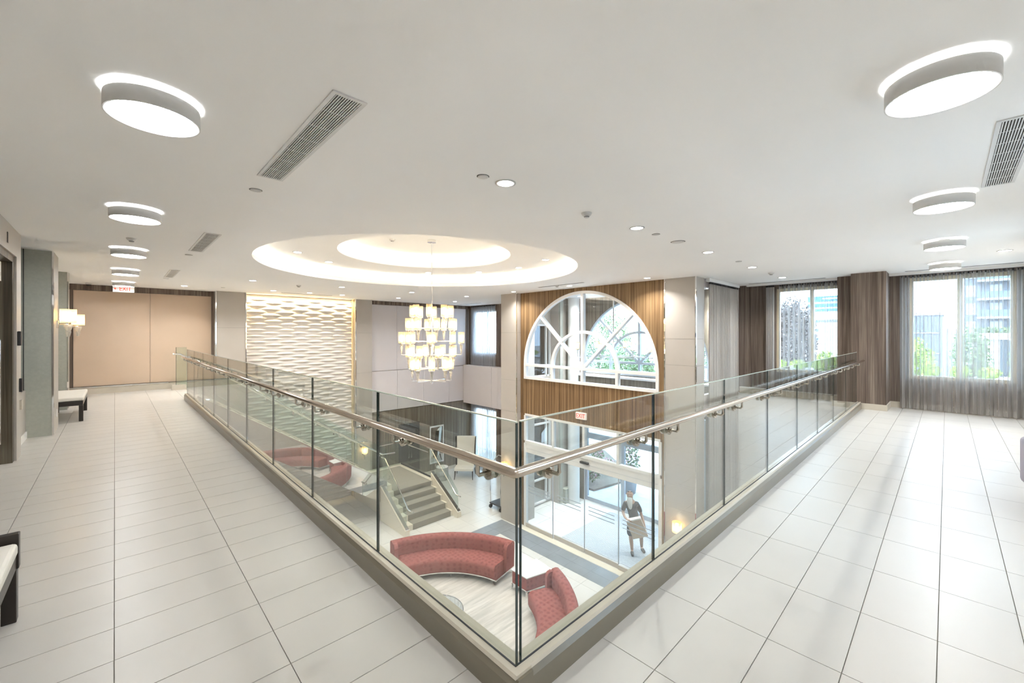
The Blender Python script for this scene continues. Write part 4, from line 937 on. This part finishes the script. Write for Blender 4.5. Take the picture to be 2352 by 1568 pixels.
# ================================================================== PERSON WITH A BOX
def skin(name, chains, mat, parent, sub=2):
    """chains of (point, radius); a chain may start from an earlier point given as ('tag',)"""
    vs = []; es = []; rs = []; tags = {}
    for ch_ in chains:
        prev = None
        for it in ch_:
            if isinstance(it[0], str) and len(it) == 1: prev = tags[it[0]]; continue
            p, r = it[0], it[1]; vs.append(p); rs.append(r); i = len(vs) - 1
            if len(it) > 2: tags[it[2]] = i
            if prev is not None: es.append((prev, i))
            prev = i
    me = bpy.data.meshes.new(name); me.from_pydata(vs, es, []); me.update(); o = bpy.data.objects.new(name, me); COL.objects.link(o); o.parent = parent
    me.materials.append(M[mat]); md = o.modifiers.new('skin', 'SKIN'); md.use_smooth_shade = True
    for i, sv in enumerate(me.skin_vertices[0].data):
        r = rs[i]; sv.radius = (r, r) if not isinstance(r, tuple) else r; sv.use_root = i == 0
    s2 = o.modifiers.new('subsurf', 'SUBSURF'); s2.levels = sub; s2.render_levels = sub; return o
pm = thing('person', 'bearded person in black shirt and dark shorts carrying a box inside the doors', 'person', (10.25, 5.92, ZL + .014), R(-58))  # faces local -y
body = [[((.03, 0, .92), .115, 'pelvis'), ((.0, .01, 1.08), .115), ((-.04, .015, 1.24), .12, 'chest'), ((-.06, .02, 1.37), .085, 'neckbase'), ((-.075, .005, 1.45), .058), ((-.09, -.012, 1.525), .080), ((-.095, -.016, 1.60), .092), ((-.095, -.006, 1.665), .074), ((-.095, 0, 1.695), .04)]]
body.append([('pelvis',), ((-.065, 0, .84), .095), ((-.08, -.02, .64), .075), ((-.075, -.05, .47), .058), ((-.055, -.03, .30), .057), ((-.04, -.03, .09), .038), ((-.035, -.12, .05), .036), ((-.03, -.19, .035), .028)])
body.append([('pelvis',), ((.12, .02, .84), .095), ((.175, .06, .64), .075), ((.20, .10, .47), .058), ((.215, .16, .30), .055), ((.225, .20, .09), .038), ((.255, .12, .05), .036), ((.285, .06, .035), .028)])
body.append([('neckbase',), ((-.215, .02, 1.345), .058), ((-.265, .02, 1.20), .050), ((-.275, .0, 1.08), .042), ((-.235, -.12, 1.02), .036), ((-.17, -.23, 1.0), .028), ((-.13, -.28, .995), .030, 'rhand')])
body.append([('neckbase',), ((.10, .02, 1.345), .058), ((.165, .03, 1.20), .050), ((.205, .03, 1.07), .042), ((.245, .0, .94), .035), ((.285, -.04, .83), .027), ((.295, -.06, .785), .028, 'lhand')])
for k, (dx, ln) in enumerate(((-.02, .055), (-.007, .065), (.007, .06), (.02, .05))):
    body.append([('lhand',), ((.300 + dx * .4, -.072 + dx, .745), .010), ((.299 + dx * .4, -.078 + dx, .745 - ln * .6), .009), ((.291 + dx * .4, -.08 + dx, .735 - ln), .007)])
    body.append([('rhand',), ((-.105, -.315, .995 + dx), .010), ((-.08, -.325, .99 + dx), .009), ((-.08 + ln * .5, -.322, .982 + dx), .007)])
body.append([('lhand',), ((.283, -.085, .77), .011), ((.277, -.10, .735), .009)]); body.append([('rhand',), ((-.13, -.30, 1.025), .011), ((-.105, -.318, 1.04), .009)])
skin('body', body, 'skin', pm)
skin('shirt', [[((.03, 0, .93), (.17, .135), 'p'), ((.0, .01, 1.06), (.165, .135)), ((-.035, .015, 1.20), (.165, .135)), ((-.055, .02, 1.33), (.135, .105), 'n'), ((-.065, .012, 1.41), .070)], [('n',), ((-.205, .02, 1.345), .070), ((-.262, .02, 1.20), .066), ((-.273, .015, 1.12), .064)], [('n',), ((.095, .02, 1.345), .070), ((.165, .03, 1.20), .066), ((.19, .03, 1.12), .064)]], 'shirt', pm)
skin('shorts', [[((.03, 0, .99), (.15, .125), 'p'), ((.03, 0, .90), (.16, .13), 'q')], [('q',), ((-.065, 0, .82), .115), ((-.08, -.02, .64), .112), ((-.076, -.05, .46), .112)], [('q',), ((.125, .02, .82), .115), ((.178, .06, .64), .112), ((.202, .10, .50), .112)]], 'shorts', pm)
skin('shoe', [[((-.04, -.02, .055), .05), ((-.037, -.11, .05), .05), ((-.03, -.18, .038), .042), ((-.028, -.22, .034), .032)]], 'shoe', pm)
skin('shoe', [[((.225, .21, .055), .05), ((.255, .13, .05), .05), ((.28, .06, .038), .042), ((.295, .025, .034), .032)]], 'shoe', pm)
skin('beard', [[((-.10, -.055, 1.545), (.075, .05)), ((-.105, -.085, 1.49), (.082, .05)), ((-.10, -.115, 1.40), (.078, .035)), ((-.09, -.135, 1.31), (.06, .028)), ((-.085, -.14, 1.24), (.03, .02))]], 'beard', pm)
skin('nose', [[((-.105, -.10, 1.615), .010), ((-.108, -.118, 1.588), .015)]], 'skin', pm)
for s_ in (-1, 1):
    MB().sphere((-.10 + s_ * .034, -.096, 1.625), .010, n=8, m=6).build('eye', 'black', pm); skin('ear', [[((-.095 + s_ * .090, -.005, 1.625), .014), ((-.095 + s_ * .092, 0, 1.585), .012)]], 'skin', pm, 1)
    MB().sphere((-.097 + s_ * .034, -.062, 1.692), .026, .012, .014, n=10, m=6).build('sunglass_lens', 'black', pm)
MB().tube([(-.095 - .088, .02, 1.655), (-.095 - .066, -.05, 1.692), (-.095, -.072, 1.695), (-.095 + .066, -.05, 1.692), (-.095 + .088, .02, 1.655)], .004, 6).build('sunglass_frame', 'black', pm)
bxo = thing('carried_box', 'tilted cardboard box held against the body of the bearded person', 'box', (10.25, 5.92, ZL + .014), R(-58))
cq = [(-.20, .97), (.175, 1.09), (.365, .64), (-.015, .52)]
MB().add([(x, -.31, z) for x, z in cq] + [(x, -.17, z) for x, z in cq], [(0, 1, 2, 3), (7, 6, 5, 4), (0, 4, 5, 1), (1, 5, 6, 2), (2, 6, 7, 3), (3, 7, 4, 0)]).build('carton', 'cardboard', bxo, .006)
lq = [(-.205, .985), (.17, 1.105), (.182, 1.075), (-.192, .955)]
MB().add([(x, -.314, z) for x, z in lq] + [(x, -.166, z) for x, z in lq], [(0, 1, 2, 3), (7, 6, 5, 4), (0, 4, 5, 1), (1, 5, 6, 2), (2, 6, 7, 3), (3, 7, 4, 0)]).build('lid', 'paper', bxo)

# ================================================================== OUTDOORS
gr = struct(MB().box(12.5, 220, -120, 160, ZL - .3, ZL - .01).box(-60, 12.5, -120, -1.6, ZL - .3, ZL - .01).build('ground', 'asphalt'), 'street ground outside the windows', 'ground')
pv = struct(MB().box(12.5, 26, -6, 16, ZL - .05, ZL).build('pavement', 'paving'), 'pale paved forecourt outside the entrance', 'pavement')
bed = tag(MB().prism([(13.2, 9.3), (15.5, 8.9), (18, 12), (18, 16), (13.0, 16)], 'z', ZL, ZL + .08).build('flower_bed', 'soil'), 'dark soil flower bed beside the paved forecourt', 'flower bed')
cn = struct(MB().box(12.5, 13.7, 3.4, 10.4, -1.30, -1.12).build('porch_roof', 'grey_frame'), 'blue-grey porch roof over the outer doors', 'roof')
def leaves(mb, c, rx, ry, rz, n, size, r):
    for _ in range(n):
        a = r.uniform(0, 2 * math.pi); t = math.acos(r.uniform(-1, 1)); q = r.uniform(.45, 1) ** .5 * (1 + .12 * math.sin(5 * a + 3 * t))
        p = Vector((c[0] + rx * q * math.sin(t) * math.cos(a), c[1] + ry * q * math.sin(t) * math.sin(a), c[2] + rz * q * math.cos(t)))
        u = Vector((r.uniform(-1, 1), r.uniform(-1, 1), r.uniform(-1, 1))).normalized(); w = u.cross(Vector((r.uniform(-1, 1), r.uniform(-1, 1), r.uniform(-1, 1)))).normalized(); s = size * r.uniform(.6, 1.3)
        mb.add([p - u * s, p + w * s * .5, p + u * s, p - w * s * .5], [(0, 1, 2, 3)])
    return mb
def tree(name, label, x, y, z, rx, rz, mat, n=2200, size=.09, group='street trees', seed=1):
    t = thing(name, label, 'tree', (x, y, ZL), group=group); r = random.Random(seed)
    tag(leaves(MB(), (0, 0, z - ZL), rx, rx, rz, n, size, r).build('crown', mat, t), kind='stuff')
    MB().tube([(0, 0, 0), (.03, .02, (z - ZL) * .6), (.02, -.02, z - ZL)], .1, 8, rs=[.13, .09, .04]).build('trunk', 'bark', t)
    for k in range(4):
        a = k * 1.6 + seed; MB().tube([(.02, 0, (z - ZL) * .7), (.5 * rx * math.cos(a), .5 * rx * math.sin(a), z - ZL + .3 * rz)], .03, 6, rs=[.04, .015]).build('branch', 'bark', t)
    return t
tree('copper_tree', 'copper-leaved tree outside the window left of the pier', 20, 4.35, .9, .80, 2.0, 'leaf_dark', 15000, .052, seed=3)
tree('street_tree', 'bright green tree low in the corner of the window right of the pier', 25, 1.3, .25, .95, 1.15, 'leaf_bright', seed=4)
tree('street_tree', 'slim green tree before the white colonnade', 34, -.9, .1, .8, 1.9, 'leaf', seed=5)
tree('street_tree', 'slim green tree at the outer edge of the right street window', 34, -3.0, .1, .75, 1.9, 'leaf', seed=6)
tree('street_tree', 'green tree low in the window left of the pier', 24, 3.9, -.1, .6, .8, 'leaf_bright', 1400, seed=7)
for k, (x, y, z, rx, rz, l) in enumerate(((25, 17.2, 1.0, 2.4, 2.2, 'broad green tree outside the arch, leftmost through the glass'), (30, 12.0, .2, 2.6, 2.0, 'broad green tree outside the arch, rightmost through the glass'), (21, 12.4, -.8, 1.5, 1.3, 'low green tree outside the arch centre'), (17.5, 26, .4, 3.0, 3.4, 'tall green tree outside the upper lounge window'), (25, 33, 0, 3.3, 4, 'tall green tree farther outside the lounge window'))):
    tree('garden_tree', l, x, y, z, rx, rz, 'leaf', 7000, .075, 'garden trees', seed=20 + k)
for k, (x, y) in enumerate(((13.75, 9.75), (14.4, 10.3), (15.1, 9.9), (16.2, 11.2))):
    s = thing('flowering_shrub', ['pink flowering shrub closest to the outer doors', 'flowering shrub second from the outer doors', 'flowering shrub at the bed corner', 'flowering shrub far back in the bed'][k], 'shrub', (x, y, ZL + .08), group='flowering shrubs'); r = random.Random(40 + k)
    tag(leaves(MB(), (0, 0, .34), .3, .3, .25, 260, .05, r).build('foliage', 'leaf', s), kind='stuff'); tag(leaves(MB(), (0, 0, .40), .3, .3, .26, 140, .045, r).build('blossom', 'flower', s), kind='stuff')
pt = thing('planter_pot', 'blue-grey round planter pot with flowering plant outside the doors', 'planter', (14.1, 8.35, ZL)); MB().lathe([(.0005, 0), (.26, 0), (.34, .7), (.36, .75), (.31, .75), (.30, .68), (.0005, .68)], 24).build('pot', 'pot_blue', pt)
r = random.Random(9); tag(leaves(MB(), (0, 0, 1.25), .42, .42, .6, 420, .07, r).build('foliage', 'leaf', pt), kind='stuff'); tag(leaves(MB(), (0, 0, 1.35), .42, .42, .6, 160, .055, r).build('blossom', 'flower', pt), kind='stuff')
# raised planter with clipped shrubs
rp = tag(MB().box(15.8, 16.9, -5, 6.2, ZL, .34).build('raised_planter', 'concrete'), 'white raised concrete planter outside the street windows', 'planter')
ORD = 'first second third fourth fifth sixth seventh eighth ninth tenth eleventh twelfth thirteenth'.split()
for k in range(13):
    s_ = thing('clipped_shrub', f'low yellow-green clipped shrub in the raised planter, {ORD[k]} counted from the tower side', 'shrub', (16.25, -1.8 + k * .52, .345), group='clipped shrubs in the planter')
    tag(leaves(MB(), (0, 0, .21), .33, .20, .15, 420, .036, random.Random(60 + k)).build('foliage', 'leaf_bright', s_), kind='stuff'); MB().cyl((0, 0, 0), .02, 0, .15, 6).build('stem', 'bark', s_)
# buildings
def building(name, label, cat='building'): return thing(name, label, cat)
tw = building('balcony_tower', 'grey apartment tower with pale balcony slabs beyond the street')
MB().box(101, 116, -16, -2.0, ZL, 40).build('wall', 'tower_grey', tw)
for k in range(9):
    z = 3.95 + 2.93 * k - 2.93; MB().box(99.2, 101.2, -15, -3.3, z, z + .3).build('balcony_slab', 'tower_slab', tw); MB().box(99.2, 99.25, -15, -3.3, z + .3, z + 1.35).build('balcony_glass', 'tower_glass', tw)
    for y in (-3.2, -5.0, -8.0, -11): MB().box(100.9, 101.0, y - 1.0 if y < -4 else y, y + .3 if y < -4 else y + 1.0, z + .7, z + 2.5).build('window', 'tower_slab' if y > -4 or y == -5.0 else 'tower_glass', tw)
pd = building('colonnade', 'white colonnade podium in front of the apartment tower'); MB().box(88, 99, -16, -1.2, .75, 1.65).build('canopy', 'office_white', pd)
for y in (-1.8, -4.5, -8.2): MB().box(88.5, 89.6, y - .55, y + .55, ZL, .75).build('pillar', 'office_white', pd)
MB().box(91, 91.4, -16, -1.2, ZL, .75).build('shopfront', 'tower_glass', pd); tag(leaves(MB(), (88.6, -8, 1.9), .5, 7.5, .6, 900, .25, random.Random(3)).build('roof_planting', 'leaf', pd), kind='stuff')
gb = building('grey_block', 'dark grey flat-roofed block across the street'); MB().box(55, 62, .3, 3.4, ZL, 3.3).build('wall', 'block_grey', gb); MB().box(54.9, 62, .2, 3.5, 3.3, 3.55).build('roof_edge', 'office_white', gb)
for z in (1.6, -.3): MB().box(54.9, 55, .5, 3.2, z, z + .06).build('joint_line', 'office_white', gb)
for y in (.9, 1.6, 2.3, 3.0): MB().box(54.92, 55, y, y + .05, -2, 3.2).build('fin', 'tower_grey', gb)
wf = building('white_block', 'low white building between the grey block and the tower'); MB().box(63, 68, -1.9, .1, ZL, 2.1).build('wall', 'office_white', wf); MB().box(62.9, 63, -1.6, -1.2, -1, 1.6).build('window', 'tower_glass', wf)
of = building('office_building', 'white office building with blue glass bands beyond the copper tree'); MB().box(120, 135, 13, 30, ZL, 6.6).build('wall', 'office_white', of); MB().box(122, 135, 13, 23.5, 6.6, 10.5).build('upper_wall', 'office_white', of)
for (a, b) in ((9.2, 10.45), (7.9, 8.7), (6.9, 7.5)): MB().box(121.9, 122, 13, 23.4, a, b).build('glass_band', 'office_blue', of)
MB().box(121.85, 121.9, 15, 20.5, 9.75, 10.05).build('sign_band', 'office_white', of)
for (a, b) in ((4.2, 4.8), (2.1, 2.7), (0, .6)): MB().box(119.9, 120, 13, 30, a, b).build('glass_band', 'tower_glass', of)
gw = building('warehouse', 'pale grey shed in front of the office building'); MB().box(70, 76, 8.6, 12.2, ZL, 3.2).build('wall', 'tower_slab', gw); MB().box(69.9, 76.1, 8.5, 12.3, 3.2, 3.4).build('roof_edge', 'tower_grey', gw); MB().box(66, 72, 5.5, 8.4, ZL, 4.6).build('annex', 'tower_grey', gw)
bo = building('blue_office', 'small blue glass office top behind the copper tree'); MB().box(130, 140, 31, 37, ZL, 9.6).build('wall', 'office_white', bo)
for z in (8.2, 6.4): MB().box(129.9, 130, 31, 37, z, z + 1.2).build('glass_band', 'office_blue', bo)
